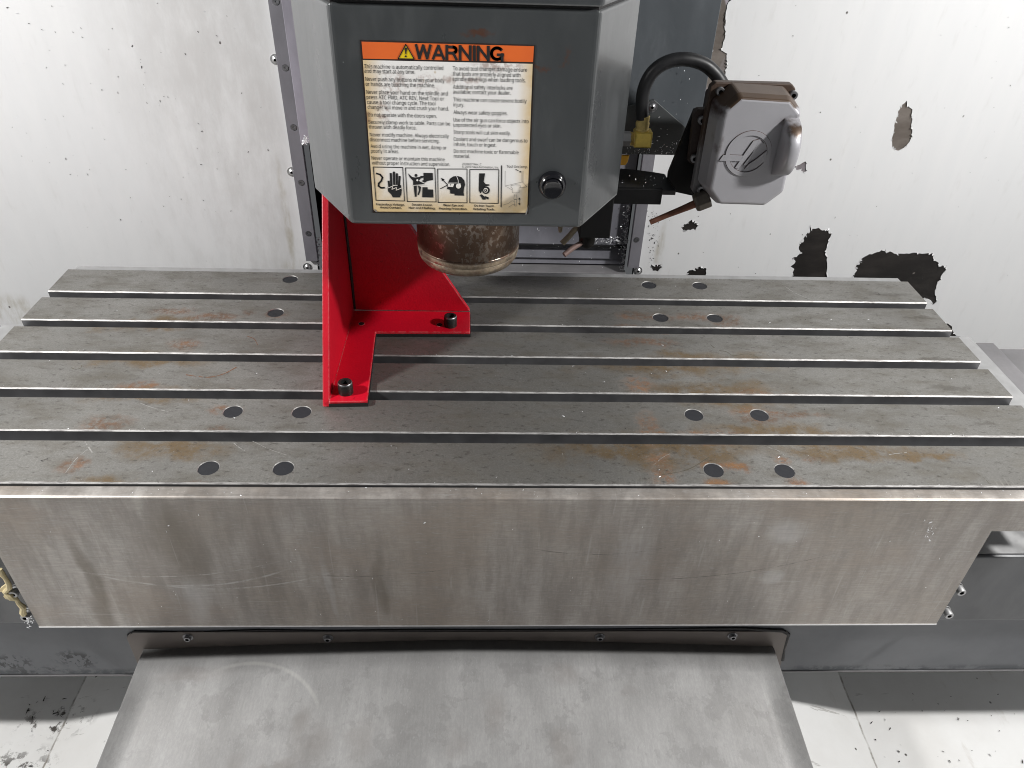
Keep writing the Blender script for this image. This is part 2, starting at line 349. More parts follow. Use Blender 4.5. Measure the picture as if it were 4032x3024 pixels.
    M[key] = a.set(color=c, rough=a.rng(vs, .3, .7, rough * .85, rough * 1.25), normal=a.bump(br, .08, .0003))
stainless('guard_steel', (.315, .285, .262), (.51, .48, .452), (.35, .30, .25), (.15, .125, .095))
stainless('chute_steel', (.335, .33, .325), (.395, .39, .385), (.255, .25, .245), (.22, .20, .185), kind='chute', metal=.3)

def red_paint():
    a = Mat('red_enamel', (.42, .0035, .014), .38, 0, .5)
    n = a.noise(8, 5); f = a.noise(420, 3)
    c = a.mix(a.rng(n, .3, .7), (.50, .0035, .017), (.60, .0045, .022))
    ed = a.rng(a.noise(120, 5, .75), .62, .68); c = a.mix(a.ma('MULTIPLY', ed, .5), c, (.16, .004, .01))
    wob = a.vadd(a.co, a.noise(30, 5, .7, color=True), .03)
    m_ = a.most([a.spot(-.193, .275, .012, .012, wob), a.spot(-.188, .30, .012, .02, wob)])
    c = a.mix(a.ma('MULTIPLY', m_, a.rng(a.noise(90, 5, .7), .46, .56)), c, (.11, .03, .02))
    v = a.ma('MULTIPLY', a.rng(a.vor(70), .02, .05, 1, 0), a.rng(a.noise(17, 2), .58, .61))
    c = a.mix(v, c, (.55, .35, .33))
    c = a.mix(a.ma('MULTIPLY', a.edge(.0022), a.rng(a.noise(140, 5, .75), .38, .56)), c, (.62, .25, .25))  # worn paint and edge highlights, both put into a lighter edge colour
    c = a.mix(a.ma('MULTIPLY', a.edge(.0016), a.rng(a.noise(60, 5, .7), .56, .60)), c, (.05, .03, .028))
    M['red_paint'] = a.set(color=c, rough=.40, normal=a.bump(f, .5, .0006))
red_paint()

def nose_rust():
    a = Mat('rusted_spindle_nose', (.1, .05, .03), .45, .5)
    x = a.xyz()
    n = a.noise(230, 5, .6, a.map((1, 1, .75)), dist=.5); big = a.noise(34, 4, .6)
    c = a.mix(a.rng(big, .3, .7), (.095, .056, .038), (.18, .115, .078))
    fl = a.rng(a.ma('ADD', n, a.ma('MULTIPLY', a.ma('SUBTRACT', big, .5), .55)), .53, .60)
    c = a.mix(a.ma('MULTIPLY', fl, .75), c, (.31, .27, .24))
    rim = a.rng(x[2], .1475, .146, 1, 0)
    rim = a.rng(x[2], .146, .1475, 1, 0)
    c = a.mix(a.ma('MULTIPLY', rim, a.rng(a.noise(60, 5, .7), .35, .62, .95, .2)), c, (.42, .35, .26))
    M['nose_rust'] = a.set(color=c, rough=a.rng(fl, 0, 1, .42, .30), metal=a.rng(fl, 0, 1, .55, .9), normal=a.bump(n, .14, .0006))
nose_rust()

def cast_alu():
    a = Mat('cast_silver_paint', (.24, .24, .26), .42, .35)
    x = a.xyz(); n = a.noise(40, 5); f = a.noise(500, 3)
    c = a.mix(n, (.375, .37, .39), (.43, .425, .45))
    wob = a.vadd(a.co, a.noise(30, 5, .7, color=True), .018)
    top = a.rng(a.xyz(wob)[2], .2985, .302)            # paint gone from the upper bevels
    nz = a.nt.nodes.new('ShaderNodeNewGeometry'); nrm = a.xyz(nz.outputs['Normal'])
    topm = a.ma('MULTIPLY', top, a.rng(nrm[2], .25, .4))
    tl = a.ma('MULTIPLY', a.spot(.236, .296, .012, .016, wob, (0, 2)), 1.0)
    rs = a.most([a.spot(.247, .262, .006, .01, wob, (0, 2)), a.spot(.322, .286, .020, .008, wob, (0, 2))])
    c = a.mix(a.most([topm, a.ma('MULTIPLY', rs, a.rng(n, .4, .6))]), c, a.mix(n, (.045, .026, .016), (.085, .052, .031)))
    c = a.mix(tl, c, (.040, .016, .012))
    M['cast_alu'] = a.set(color=c, rough=.42, metal=a.rng(topm, 0, 1, .35, .05), normal=a.bump(f, .15, .0003))
cast_alu()
simple('rusty_flange', (.034, .022, .018), .55, .1, .55, 70, bump=.2)
def flange_cast():
    a = Mat('cast_flange', (.1, .1, .1), .5, .2)
    z = a.xyz()[2]; n = a.noise(60, 6, .7)
    f = a.rng(a.ma('ADD', z, a.ma('MULTIPLY', n, .06)), .245, .285)
    c = a.mix(f, (.17, .165, .17), a.mix(n, (.032, .02, .015), (.085, .052, .035)))
    M['flange_cast'] = a.set(color=c, rough=.5, normal=a.bump(n, .2, .0006))
flange_cast()
simple('grime', (.07, .032, .02), .7, 0, .5, 300)

def cream(key, c0, c1, stain_amt):
    a = Mat(key, c0, .5, 0, .4)
    x = a.xyz(); 
    def dist(i, v, k): return a.rng(a.ma('ABSOLUTE', a.ma('SUBTRACT', x[i], v)), 0, k, 1, 0)
    edge = a.most([dist(0, -.125, .020), dist(0, .0235, .016), dist(2, .2205, .036)])
    n = a.noise(45, 6, .65)
    c = a.mix(a.ma('MULTIPLY', edge, a.rng(n, .2, .6, .6, 1.)), c0, c1)
    wob = a.vadd(a.co, a.noise(60, 5, .7, color=True), .018)
    sp = a.most([a.spot(-.092, .349, .016, .013, wob, (0, 2)), a.spot(-.062, .350, .014, .010, wob, (0, 2)), a.spot(-.102, .325, .007, .016, wob, (0, 2)), a.spot(-.03, .354, .03, .005, wob, (0, 2)), a.spot(-.116, .32, .008, .01, wob, (0, 2)), a.spot(-.113, .362, .01, .004, wob, (0, 2)), a.spot(.0, .366, .03, .006, wob, (0, 2))])
    c = a.mix(a.ma('MULTIPLY', sp, a.rng(a.noise(150, 5, .7), .42, .62, 0, stain_amt)), c, (.22, .09, .05))
    dots = a.ma('MULTIPLY', a.rng(a.vor(75), .05, .11, 1, 0), a.rng(a.noise(30, 2), .58, .62))
    c = a.mix(a.ma('MULTIPLY', dots, .5), c, (.45, .30, .12))
    M[key] = a.set(color=c, rough=.45)
cream('label_cream', (.92, .905, .88), (.70, .52, .27), .6)
cream('label_orange', (.80, .155, .030), (.74, .14, .03), .9)

# ------------------------------------------------------------------ mesh helpers
def merge(bm, verts, faces, mi=0):
    vs = [bm.verts.new(v) for v in verts]
    for f in faces:
        try: q = bm.faces.new([vs[i] for i in f]); q.material_index = mi
        except ValueError: pass
    return vs
def box(bm, x0, x1, y0, y1, z0, z1, mi=0):
    v = [(x, y, z) for x in (x0, x1) for y in (y0, y1) for z in (z0, z1)]
    merge(bm, v, [(0, 1, 3, 2), (4, 6, 7, 5), (0, 4, 5, 1), (2, 3, 7, 6), (0, 2, 6, 4), (1, 5, 7, 3)], mi)
def prism(bm, pts, d, mi=0, caps=True):
    """closed outline of 3D points pushed along the vector d"""
    n = len(pts); d = Vector(d); A = [Vector(p) for p in pts]; B = [p + d for p in A]
    vs = [bm.verts.new(v) for v in A + B]
    for i in range(n):
        j = (i + 1) % n; f = bm.faces.new((vs[i], vs[j], vs[n + j], vs[n + i])); f.material_index = mi
    if caps:
        tris = tessellate_polygon([A])
        for t in tris:
            for off, rev in ((0, False), (n, True)):
                ids = [vs[off + i] for i in t]
                try: f = bm.faces.new(ids if not rev else ids[::-1]); f.material_index = mi
                except ValueError: pass
def loft(bm, rings, mi=0, caps=(True, True), closed=True):
    R_ = [[bm.verts.new(p) for p in r] for r in rings]; n = len(R_[0])
    for a, b in zip(R_, R_[1:]):
        for i in range(n if closed else n - 1):
            j = (i + 1) % n; f = bm.faces.new((a[i], a[j], b[j], b[i])); f.material_index = mi
    if caps[0]: bm.faces.new(R_[0][::-1]).material_index = mi
    if caps[1]: bm.faces.new(R_[-1]).material_index = mi
def frame(axis):
    a = Vector(axis).normalized(); t = Vector((0, 0, 1)) if abs(a.z) < .9 else Vector((1, 0, 0))
    u = a.cross(t).normalized(); return a, u, a.cross(u)
def lathe(bm, c, axis, prof, n=24, mi=0, mis=None):
    """prof = [(radius, height)...] round the axis through c; mis = material index of each band"""
    a, u, v = frame(axis); c = Vector(c); rings = []
    for r, h in prof:
        if r < 1e-6: rings.append([bm.verts.new(c + a * h)])
        else: rings.append([bm.verts.new(c + a * h + (u * math.cos(2 * math.pi * k / n) + v * math.sin(2 * math.pi * k / n)) * r) for k in range(n)])
    for k, (p, q) in enumerate(zip(rings, rings[1:])):
        for i in range(n):
            j = (i + 1) % n
            if len(p) == 1 and len(q) == 1: continue
            if len(p) == 1: f = bm.faces.new((p[0], q[j], q[i]))
            elif len(q) == 1: f = bm.faces.new((p[i], p[j], q[0]))
            else: f = bm.faces.new((p[i], p[j], q[j], q[i]))
            f.material_index = mis[k] if mis else mi
def tube(bm, path, rad, n=12, mi=0, caps=True):
    path = [Vector(p) for p in path]; rings = []
    t0 = (path[1] - path[0]).normalized(); a, u, v = frame(t0)
    for i, p in enumerate(path):
        t = (path[min(i + 1, len(path) - 1)] - path[max(i - 1, 0)]).normalized()
        u = (u - t * u.dot(t)).normalized(); v = t.cross(u); r = rad[i] if isinstance(rad, (list, tuple)) else rad
        rings.append([p + (u * math.cos(2 * math.pi * k / n) + v * math.sin(2 * math.pi * k / n)) * r for k in range(n)])
    loft(bm, rings, mi, (caps, caps))
def spline(pts, k=8):
    P_ = [Vector(p) for p in pts]; P_ = [P_[0] * 2 - P_[1]] + P_ + [P_[-1] * 2 - P_[-2]]; out = []
    for i in range(1, len(P_) - 2):
        a, b, c, d = P_[i - 1:i + 3]
        for s in range(k):
            t = s / k; out.append(.5 * ((2 * b) + (c - a) * t + (2 * a - 5 * b + 4 * c - d) * t * t + (3 * b - a - 3 * c + d) * t ** 3))
    out.append(P_[-2]); return out
def fin(bm, name, mats, parent=None, bevel=0, seg=2, smooth=False, angle=40, fix=True):
    if fix: bmesh.ops.recalc_face_normals(bm, faces=bm.faces)
    me = bpy.data.meshes.new(name); bm.to_mesh(me); bm.free()
    for m_ in (mats if isinstance(mats, (list, tuple)) else [mats]): me.materials.append(M[m_])
    if smooth:
        me.polygons.foreach_set('use_smooth', [True] * len(me.polygons)); me.set_sharp_from_angle(angle=R(angle))
    o = bpy.data.objects.new(name, me); COL.objects.link(o)
    if bevel:
        b = o.modifiers.new('edge', 'BEVEL'); b.width = bevel; b.segments = seg; b.limit_method = 'ANGLE'; b.angle_limit = R(35)
    if parent: put(o, parent)
    return o
def put(o, parent):
    o.parent = parent; o.matrix_parent_inverse = Matrix.Translation(-(wloc(parent)))
def wloc(o):
    v = Vector(o.location)
    if o.parent: v = v + wloc(o.parent) + o.matrix_parent_inverse.translation
    return v
def tag(o, label=None, cat=None, group=None, kind=None):
    for k, v in (('label', label), ('category', cat), ('group', group), ('kind', kind)):
        if v: o[k] = v
    return o
def thing(name, loc, label, cat, group=None):
    o = bpy.data.objects.new(name, None); o.empty_display_size = .02; COL.objects.link(o); o.location = loc
    return tag(o, label, cat, group)
BM = bmesh.new
def part_copy(src, loc, parent):
    c = src.copy(); COL.objects.link(c); c.parent = None; c.matrix_parent_inverse = Matrix(); c.location = loc; put(c, parent); return c
def jag(pts, amp, cuts=3):
    """ragged outline: subdivide each edge and shake the new points in the x-z plane"""
    out = []; n = len(pts)
    for i in range(n):
        a, b = Vector(pts[i]), Vector(pts[(i + 1) % n]); out.append(a)
        L = (b - a).length
        if L < amp * 2.5: continue
        k = min(cuts, max(1, int(L / (amp * 2.2))))
        for q in range(1, k + 1):
            p = a.lerp(b, (q + random.uniform(-.25, .25)) / (k + 1))
            out.append(p + Vector((random.uniform(-amp, amp), 0, random.uniform(-amp, amp))) * .55)
    return out

# ------------------------------------------------------------------ the setting: floor and side walls of the enclosure
ZF = -.475
bm = BM()
xs = [(-1.25, ZF), (-.585, ZF), (-.585 + .002, ZF), (-.34, -.33), (-.30, -.318), (.27, -.345), (.31, -.352), (.393, -.393), (.515, ZF), (1.25, ZF)]
xs = [(-1.45, ZF), (-.585, ZF), (-.337, -.385), (.30, -.385), (.515, ZF), (1.45, ZF)]
rows = [-.95, .9]
g = [[bm.verts.new((x, y, z)) for x, z in xs] for y in rows]
for i in range(len(xs) - 1): bm.faces.new((g[0][i], g[0][i + 1], g[1][i + 1], g[1][i]))
floor = tag(fin(bm, 'floor', 'white_floor'), 'white painted sloping pan under the machine', kind='structure')
for sx in (-1, 1):
    bm = BM(); box(bm, min(sx * 1.4, sx * 1.42), max(sx * 1.4, sx * 1.42), -.35, .66, -.55, .95)
    tag(fin(bm, 'side_wall', 'white_panel'), 'white side panel of the enclosure', kind='structure')

bm = BM(); box(bm, -1.4, 1.4, -.52, -.50, -.55, -.12)  # unseen panel, put in for its bounce light on the shaded floor
tag(fin(bm, 'front_wall', 'white_panel'), 'white lower front panel of the enclosure below the door opening', kind='structure')

# ------------------------------------------------------------------ back panels with peeling paint
YW = .60
c2 = crop(3080, 860, 700 / 2212); c1 = crop(3080, 360, 600 / 2212); c3 = crop(2500, 820, 400 / 2212); c4 = crop(2750, 0, 300 / 1244); c0 = crop(3432, 1050, 600 / 2212)
patch_px = [
 (c1, [(1810, 135), (1830, 215), (1890, 260), (1895, 330), (1885, 430), (1870, 490), (1890, 590), (1895, 660), (1850, 730), (1800, 800), (1690, 862), (1640, 845), (1595, 800), (1590, 690), (1620, 600), (1625, 500), (1660, 380), (1710, 225)]),
 (c1, [(335, 1015), (355, 1045), (345, 1140), (365, 1150), (320, 1188), (275, 1160), (280, 1130), (205, 1145), (172, 1100), (190, 1080), (260, 1060)]),
 (c3, [(1235, 252), (1300, 262), (1350, 310), (1385, 372), (1335, 430), (1315, 485), (1270, 450), (1210, 480), (1130, 490), (1070, 515), (1040, 460), (1012, 420), (1070, 348), (1110, 350), (1170, 295)]),
 (c2, [(350, 75), (360, 125), (455, 118), (500, 150), (590, 132), (598, 180), (622, 178), (548, 385), (560, 560), (555, 780), (100, 780), (150, 630), (102, 600), (165, 540), (122, 495), (180, 480), (230, 420), (208, 385), (215, 320), (300, 200), (345, 150)]),
 (c2, [(1282, 380), (1290, 430), (1340, 410), (1420, 445), (1520, 440), (1640, 425), (1740, 440), (1870, 432), (1875, 490), (1930, 540), (1965, 600), (2015, 590), (2040, 632), (1975, 720), (1980, 760), (1925, 820), (1900, 920), (1925, 1030), (1872, 1080), (1850, 1020), (1770, 990), (1700, 1060), (1500, 900), (1000, 830), (820, 780), (930, 650), (915, 600), (990, 500), (1060, 460), (1180, 420)]),
 (c3, [(362, 1222), (395, 1255), (440, 1238), (480, 1228), (580, 1225), (560, 1260), (600, 1280), (545, 1320), (490, 1382), (460, 1365), (390, 1368), (345, 1260)]),
 (c3, [(1430, 1270), (1485, 1290), (1500, 1275), (1560, 1320), (1555, 1425), (1520, 1500), (1100, 1500), (1130, 1410), (1190, 1350), (1260, 1345), (1325, 1300), (1350, 1320), (1385, 1278)]),
 (c4, [(545, -120), (540, 0), (470, 90), (450, 300), (455, 370), (425, 430), (445, 560), (375, 825), (470, 875), (460, 900), (465, 1110), (430, 1150), (440, 1230), (320, 1400), (200, 1560), (60, 1660), (110, 1300), (200, 900), (300, 300), (380, -120)]),
 (c0, [(1060, 800), (1165, 865), (1180, 930), (1215, 990), (1290, 1010), (1330, 1110), (1000, 1110), (1000, 900)]),
]
def panel(x0, x1, label, holes):
    t = thing('back_panel', ((x0 + x1) / 2, YW, -.5), label, 'wall panel')
    outer = [Vector((x0, YW, -.5)), Vector((x1, YW, -.5)), Vector((x1, YW, .85)), Vector((x0, YW, .85))]
    loops = [outer] + holes
    bm = BM(); flat = [p for l in loops for p in l]
    vs = [bm.verts.new(p) for p in flat]
    for tri in tessellate_polygon(loops):
        try: bm.faces.new([vs[i] for i in tri])
        except ValueError: pass
    k = 0
    for l in loops:
        n = len(l); bk = [bm.verts.new(p + Vector((0, .0012, 0))) for p in l]
        for i in range(n):
            j = (i + 1) % n; bm.faces.new((vs[k + i], vs[k + j], bk[j], bk[i]))
        k += n
    fin(bm, 'paint_coat', 'white_panel', t)
    for l in holes:
        b = BM(); cx = sum((p for p in l), Vector()) / len(l)
        big = [cx + (p - cx) * 1.03 + Vector((0, .0013, 0)) for p in l]
        prism(b, big, (0, .002, 0)); fin(b, 'bare_patch', 'bare_patch', t)
    for l in holes:
        b = BM(); n = len(l); c_ = sum(l, Vector()) / n
        for _ in range(max(5, int(n * .45))):
            i = random.randrange(n); p, q = l[i], l[(i + 1) % n]; e = q - p
            if e.length < .0012: continue
            inn = (c_ - (p + q) / 2); inn.y = 0; inn = inn.normalized(); L_ = random.uniform(.0012, .0042); up = Vector((0, -random.uniform(.0006, .0022), 0))
            k0 = p.lerp(q, random.uniform(0, .3)) + Vector((0, -.0002, 0)); k1_ = p.lerp(q, random.uniform(.7, 1)) + Vector((0, -.0002, 0))
            merge(b, [k0 - inn * .001, k1_ - inn * .001, k1_ + inn * L_ * .5 + up * .5, (k0 + k1_) / 2 + inn * L_ + up, k0 + inn * L_ * .4 + up * .5], [(0, 1, 2, 4), (4, 2, 3)])
        o_ = fin(b, 'paint_curl', 'white_panel', t, fix=False); o_['kind'] = 'stuff'
    b = BM(); box(b, x0, x1, YW + .0036, YW + .012, -.5, .85); fin(b, 'steel_sheet', 'column_dark', t)
    return t
holes = [jag([onY(*f(*q), YW) for q in pts], .0022) for f, pts in patch_px]
pl = panel(-1.4, -.298, 'white painted sheet panel left of the column, hazy with old coolant near the table', [])
pr = panel(.2365, 1.4, 'white painted sheet panel right of the column with dark peeled patches', holes)

def csk(bm, c, axis, r, hole=.28):      # flush countersunk screw with a ring groove and a socket
    lathe(bm, c, axis, [(r * 1.16, -.0004), (r * 1.10, .0002), (r, -.0010), (r * .93, .0008), (r * hole, .0008), (r * hole * .8, -.003), (0, -.003)], 16, mis=[0, 1, 1, 0, 1, 1])
def dome(bm, c, axis, r):               # button-head screw
    lathe(bm, c, axis, [(r * 1.5, 0), (r * 1.5, .0008), (r, .0009), (r * .98, .002), (r * .8, r * .62), (r * .36, r * .82), (r * .3, r * .4), (0, r * .4)], 18, mis=[0, 0, 0, 0, 0, 1, 1])
def capscrew(bm, c, axis, r, h, recess=.55):
    lathe(bm, c, axis, [(r, 0), (r, h * .9), (r * .9, h), (r * recess, h), (r * recess * .98, h * .35), (0, h * .35)], 18, mis=[0, 0, 0, 1, 1])
def washer(bm, c, axis, r, h): lathe(bm, c, axis, [(0, 0), (r, 0), (r, h), (0, h)], 18)

def trim(x0, x1, zs, z0, label, tilt=0):
    t = thing('trim_strip', ((x0 + x1) / 2, .595, z0), label, 'metal strip')
    b = BM(); box(b, x0, x1, .590, .600, z0, .6); fin(b, 'strip', 'trim_grey', t, .0006)
    first = None
    for x, z in zs:
        if first is None:
            b = BM(); csk(b, (0, 0, 0), (0, -1, 0), .0045)
            first = fin(b, 'screw', ['screw_steel', 'hole_shade'], None, smooth=True); first.location = (x, .590, z); put(first, t)
        else: part_copy(first, (x, .590, z), t)
trim(-.3132, -.2938, [(-.3022, .3253), (-.3022, .2404), (-.3024, .1565), (-.3027, .0711), (-.3029, -.0143), (-.3022, .41)], -.064, 'long dark grey screwed strip edging the column opening, beside the left white panel')
trim(.2236, .2423, [(.2316, -.0157), (.2316, .07), (.2316, .155), (.2316, .24)], -.0678, 'dark grey screwed strip edging the column opening, mostly hidden behind the silver coolant unit')
b = BM(); dome(b, (0, 0, 0), (0, -1, 0), .0050)
pan = fin(b, 'button_screw', ['bright_metal', 'hole_shade'], None, smooth=True); pan.location = (-.3170, YW, .249); put(pan, pl)
for x, z in ((-.3172, .0846), (-.3148, -.0800)): part_copy(pan, (x, YW, z), pl)
part_copy(pan, (.2437, YW, -.0775), pr)

# ------------------------------------------------------------------ sliding covers inside the column opening
t = thing('column_way_cover', (-.03, .62, -.3), 'overlapping dark grey sheets covering the column ways below the spindle head', 'way cover')
b = BM(); box(b, -.279, .2200, .612, .616, -.0365, .5); fin(b, 'cover_sheet', 'cover_grey', t, .0005)
b = BM(); box(b, -.282, .2215, .618, .622, -.0655, .02); fin(b, 'cover_sheet', 'cover_grey', t, .0005)
b = BM(); box(b, -.285, .2225, .624, .628, -.079, .0); fin(b, 'cover_sheet', 'cover_grey', t, .0005)
b = BM(); box(b, -.279, .2200, .6085, .6115, -.040, -.0365); fin(b, 'gap_strip', 'black_rubber', t)  # black strip standing in for the dark gap below the top sheet
b = BM(); box(b, -.2935, .2235, .600, .640, -.5, -.083); fin(b, 'lower_sill', 'way_grey', t, .001)
b = BM(); box(b, -.30, .232, .66, .67, -.3, .6); fin(b, 'opening_back', 'black_paint', t)

# ------------------------------------------------------------------ grey cover plates behind the spindle head
t = thing('column_cover', (0, .43, .18), 'large grey painted cover plate behind the spindle head with chips along its lower flange', 'cover plate')
b = BM(); box(b, -.2545, .2572, .430, .440, .19, .60); fin(b, 'upper_plate', 'column_grey', t, .0008)
lower = [(-.2, .425, .185), (.2301, .425, .185), (.2389, .425, .2206), (.1929, .425, .2548), (.1609, .425, .2465), (-.2, .425, .2465)]
b = BM(); box(b, -.2555, -.215, .4275, .4300, .1895, .60); fin(b, 'worn_side_strip', 'worn_lilac', t, .0006)
b = BM(); prism(b, lower, (0, .0045, 0)); fin(b, 'lower_plate', 'column_dark', t, .0006)
b = BM(); box(b, -.2, .229, .4295, .46, .1845, .189); fin(b, 'bottom_flange', 'column_dark', t, .0006)
b = BM(); dome(b, (.191, .425, .2461), (0, -1, 0), .0048); fin(b, 'button_screw', ['screw_steel', 'hole_shade'], t, smooth=True)
t = thing('yellow_tab', (.165, .445, .165), 'small yellow plastic tab showing under the grey cover plate', 'tab')
b = BM(); prism(b, [(.150, .440, .178), (.1734, .440, .178), (.1722, .440, .169), (.1695, .440, .1645), (.150, .440, .1643)], (0, .004, 0)); fin(b, 'tab_body', 'yellow_plastic', t, .0008)

# ------------------------------------------------------------------ the machine table
F0, PITCH, SW, YB, HX = .07071, .07268, .0160, .43206, .6095
t = thing('machine_table', (0, .216, -.09), 'long ground iron machine table with T-slots, brown stains and round bores', 'machine table')
b = BM(); box(b, -HX, HX, .0, YB, -.034, -.0206)
fin(b, 'table_base', 'slot_wall', t)
edges = [0.0] + [e for k in range(5) for e in (F0 + PITCH * k - SW / 2, F0 + PITCH * k + SW / 2)] + [YB]
CH = .0014; RB = .0108
bores = [(-.2928, .4118), (.2190, .4100), (.2927, .4100), (-.2928, .3205), (.2192, .3205), (.2930, .3208), (-.2926, .1122), (-.2180, .1123), (.2188, .1127), (.2936, .1132), (-.2926, .0220), (-.2184, .0222), (.2193, .0224), (.2932, .0220)]
for k in range(6):
    y0, y1 = edges[2 * k], edges[2 * k + 1]
    b = BM(); inside = [(x, y) for x, y in bores if y0 < y < y1]
    prof = [(y0, -.0205), (y0, -CH), (y0 + CH, 0), (y1 - .0006, 0), (y1, -.0006), (y1, -.0205)]
    A = [b.verts.new((-HX, y, z)) for y, z in prof]; B_ = [b.verts.new((HX, y, z)) for y, z in prof]
    mi = [1, 2, 0, 0, 1, 1]
    if inside:
        hl = [[Vector((x + RB * math.cos(2 * math.pi * q / 32), y + RB * math.sin(2 * math.pi * q / 32), 0)) for q in range(32)] for x, y in inside]
        ol = [A[2], B_[2], B_[3], A[3]]; loops = [[v.co.copy() for v in ol]] + hl; vs = ol + [b.verts.new(p) for l in hl for p in l]
        for tri in tessellate_polygon(loops): b.faces.new([vs[q] for q in tri]).material_index = 0
    for i in range(6):
        if inside and i == 2: continue
        j = (i + 1) % 6; b.faces.new((A[i], A[j], B_[j], B_[i])).material_index = mi[i]
    b.faces.new(A[::-1]).material_index = 1; b.faces.new(B_).material_index = 1
    fin(b, 'table_land', ['table_steel', 'slot_wall', 'chamfer'], t)
# bores with a bright edge and a dark plug
for i, (x, y) in enumerate(bores):
    if i == 0:
        bb = BM(); lathe(bb, (0, 0, 0), (0, 0, 1), [(0, -.0009), (.0102, -.0009), (.01025, -.0007), (.01085, .00005)], 32, mis=[0, 1, 1])
        plug0 = fin(bb, 'bore_plug', ['plug_dark', 'chamfer'], None, smooth=True, angle=20); plug0.location = (x, y, 0); put(plug0, t)
    else: part_copy(plug0, (x, y, 0), t)
# lower rims at the back and at the ends
b = BM(); box(b, -HX + .006, HX - .006, YB, YB + .0165, -.03, -.0035); fin(b, 'back_rim', 'gutter_iron', t, .0006)
for sx in (-1, 1):
    b = BM(); box(b, min(sx * HX, sx * .6400), max(sx * HX, sx * .6400), .13, .3015, -.035, -.0115); fin(b, 'end_rim', 'gutter_iron', t, .0012)

# scratches, rust arcs and dried coolant outlines on the lands: thin films lying on the iron
mt, ml_ = crop(2500, 1080, .6926), crop(0, 900, .6629)
marks = {'rust_film': [(ml_, [(1105, 868), (1180, 879), (1250, 882), (1330, 862), (1405, 823)], .0007), (ml_, [(1470, 640), (1510, 655), (1530, 690)], .0005)],
 'scratch_film': [(mt, [(845, 62), (900, 100), (950, 124), (1000, 142)], .0005), (ml_, [(505, 1265), (525, 1297), (548, 1330)], .0007), (ml_, [(830, 1035), (900, 1062), (1000, 1088)], .0004), (ml_, [(1390, 1275), (1420, 1300), (1455, 1318)], .0006), (ml_, [(390, 1450), (450, 1370), (520, 1310)], .0004), (mt, [(1420, 1030), (1480, 1020), (1545, 1012)], .0005), (mt, [(760, 985), (810, 1000), (850, 1030)], .0004), (ml_, [(1500, 1262), (1600, 1310), (1700, 1345)], .0003), (mt, [(110, 1080), (160, 1040), (200, 1020)], .0003)],
 'oil_film': [(mt, [(430, 400), (470, 430), (520, 440), (560, 462), (640, 452), (690, 468), (700, 476)], .0006), (mt, [(150, 1140), (300, 1110), (420, 1040)], .0004), (ml_, [(420, 825), (450, 835), (480, 828), (486, 812)], .0006), (mt, [(1940, 1130), (1985, 1160), (2010, 1185)], .0003)]}
for mk, lst in marks.items():
    b = BM()
    for f, q, wd in lst:
        pp = spline([onZ(*f(*k), .00012) for k in q], 5); prev = None
        for i in range(len(pp) - 1):
            if random.random() < .12: continue
            d = (pp[i + 1] - pp[i]).normalized(); n_ = Vector((-d.y, d.x, 0)) * wd * random.uniform(.5, 1.2)
            merge(b, [pp[i] - n_, pp[i + 1] - n_ * .9, pp[i + 1] + n_ * .9, pp[i] + n_], [(0, 1, 2, 3)])
    o_ = fin(b, 'surface_mark', mk, t, fix=False); o_['kind'] = 'stuff'

# ------------------------------------------------------------------ sheet guard hung on the front of the table
t = thing('table_guard', (0, -.016, -.205), 'stained stainless sheet guard hanging from the front edge of the table', 'sheet guard')
YG = -.0165
b = BM()
zb = onY(*P(1106, 1351), YG).z; zr = onY(*P(2145, 1148), YG).z; xr = .5115; xl = -.5095
sk = [(-.60, -.004), (-.60, zr), (xl, zr), (xl, zb), (xr, zb), (xr, zr), (.60, zr), (.60, -.004)]
prism(b, [(x, YG, z) for x, z in sk], (0, .0016, 0)); fin(b, 'skirt', 'guard_steel', t, .0005)
b = BM()
prof = [(-.0012, -.0052), (-.0012, -.0034), (-.0135, -.0034), (-.0155, -.0042), (-.0166, -.0062), (-.0166, -.0105), (-.0149, -.0105), (-.0149, -.0068), (-.0140, -.0052)]
loft(b, [[(x, y, z) for y, z in prof] for x in (-.60, .60)]); fin(b, 'folded_ledge', ['guard_steel'], t, smooth=True, angle=50)
b = BM(); box(b, xl, xr, YG - .0004, YG + .0004, zb - .001, zb + .0009); fin(b, 'bottom_hem', 'bright_metal', t)
# yellowed sealant squeezed out along the left edge
cl = crop(0, 2150, 300 / 1422); b = BM()
pth = [(10, 420), (40, 520), (90, 590), (140, 690), (150, 770), (110, 840), (170, 900), (240, 970), (300, 1010), (350, 1080), (420, 1130), (430, 1230), (470, 1290)]
tube(b, [onY(*cl(*q), -.009) + Vector((random.uniform(-.001, .001), 0, random.uniform(-.001, .001))) for q in pth], [.0018, .0030, .0022, .0026, .0034, .0030, .0036, .0042, .0022, .0024, .0034, .0036, .0030], 8)
prism(b, [onY(*cl(*q), -.010) for q in [(0, 800), (120, 710), (165, 760), (140, 850), (0, 860)]], (0, .003, 0))
prism(b, [onY(*cl(*q), -.010) for q in [(60, 940), (140, 850), (200, 900), (270, 970), (150, 1000), (100, 990)]], (0, .003, 0))
fin(b, 'sealant_bead', 'sealant', t, smooth=True)

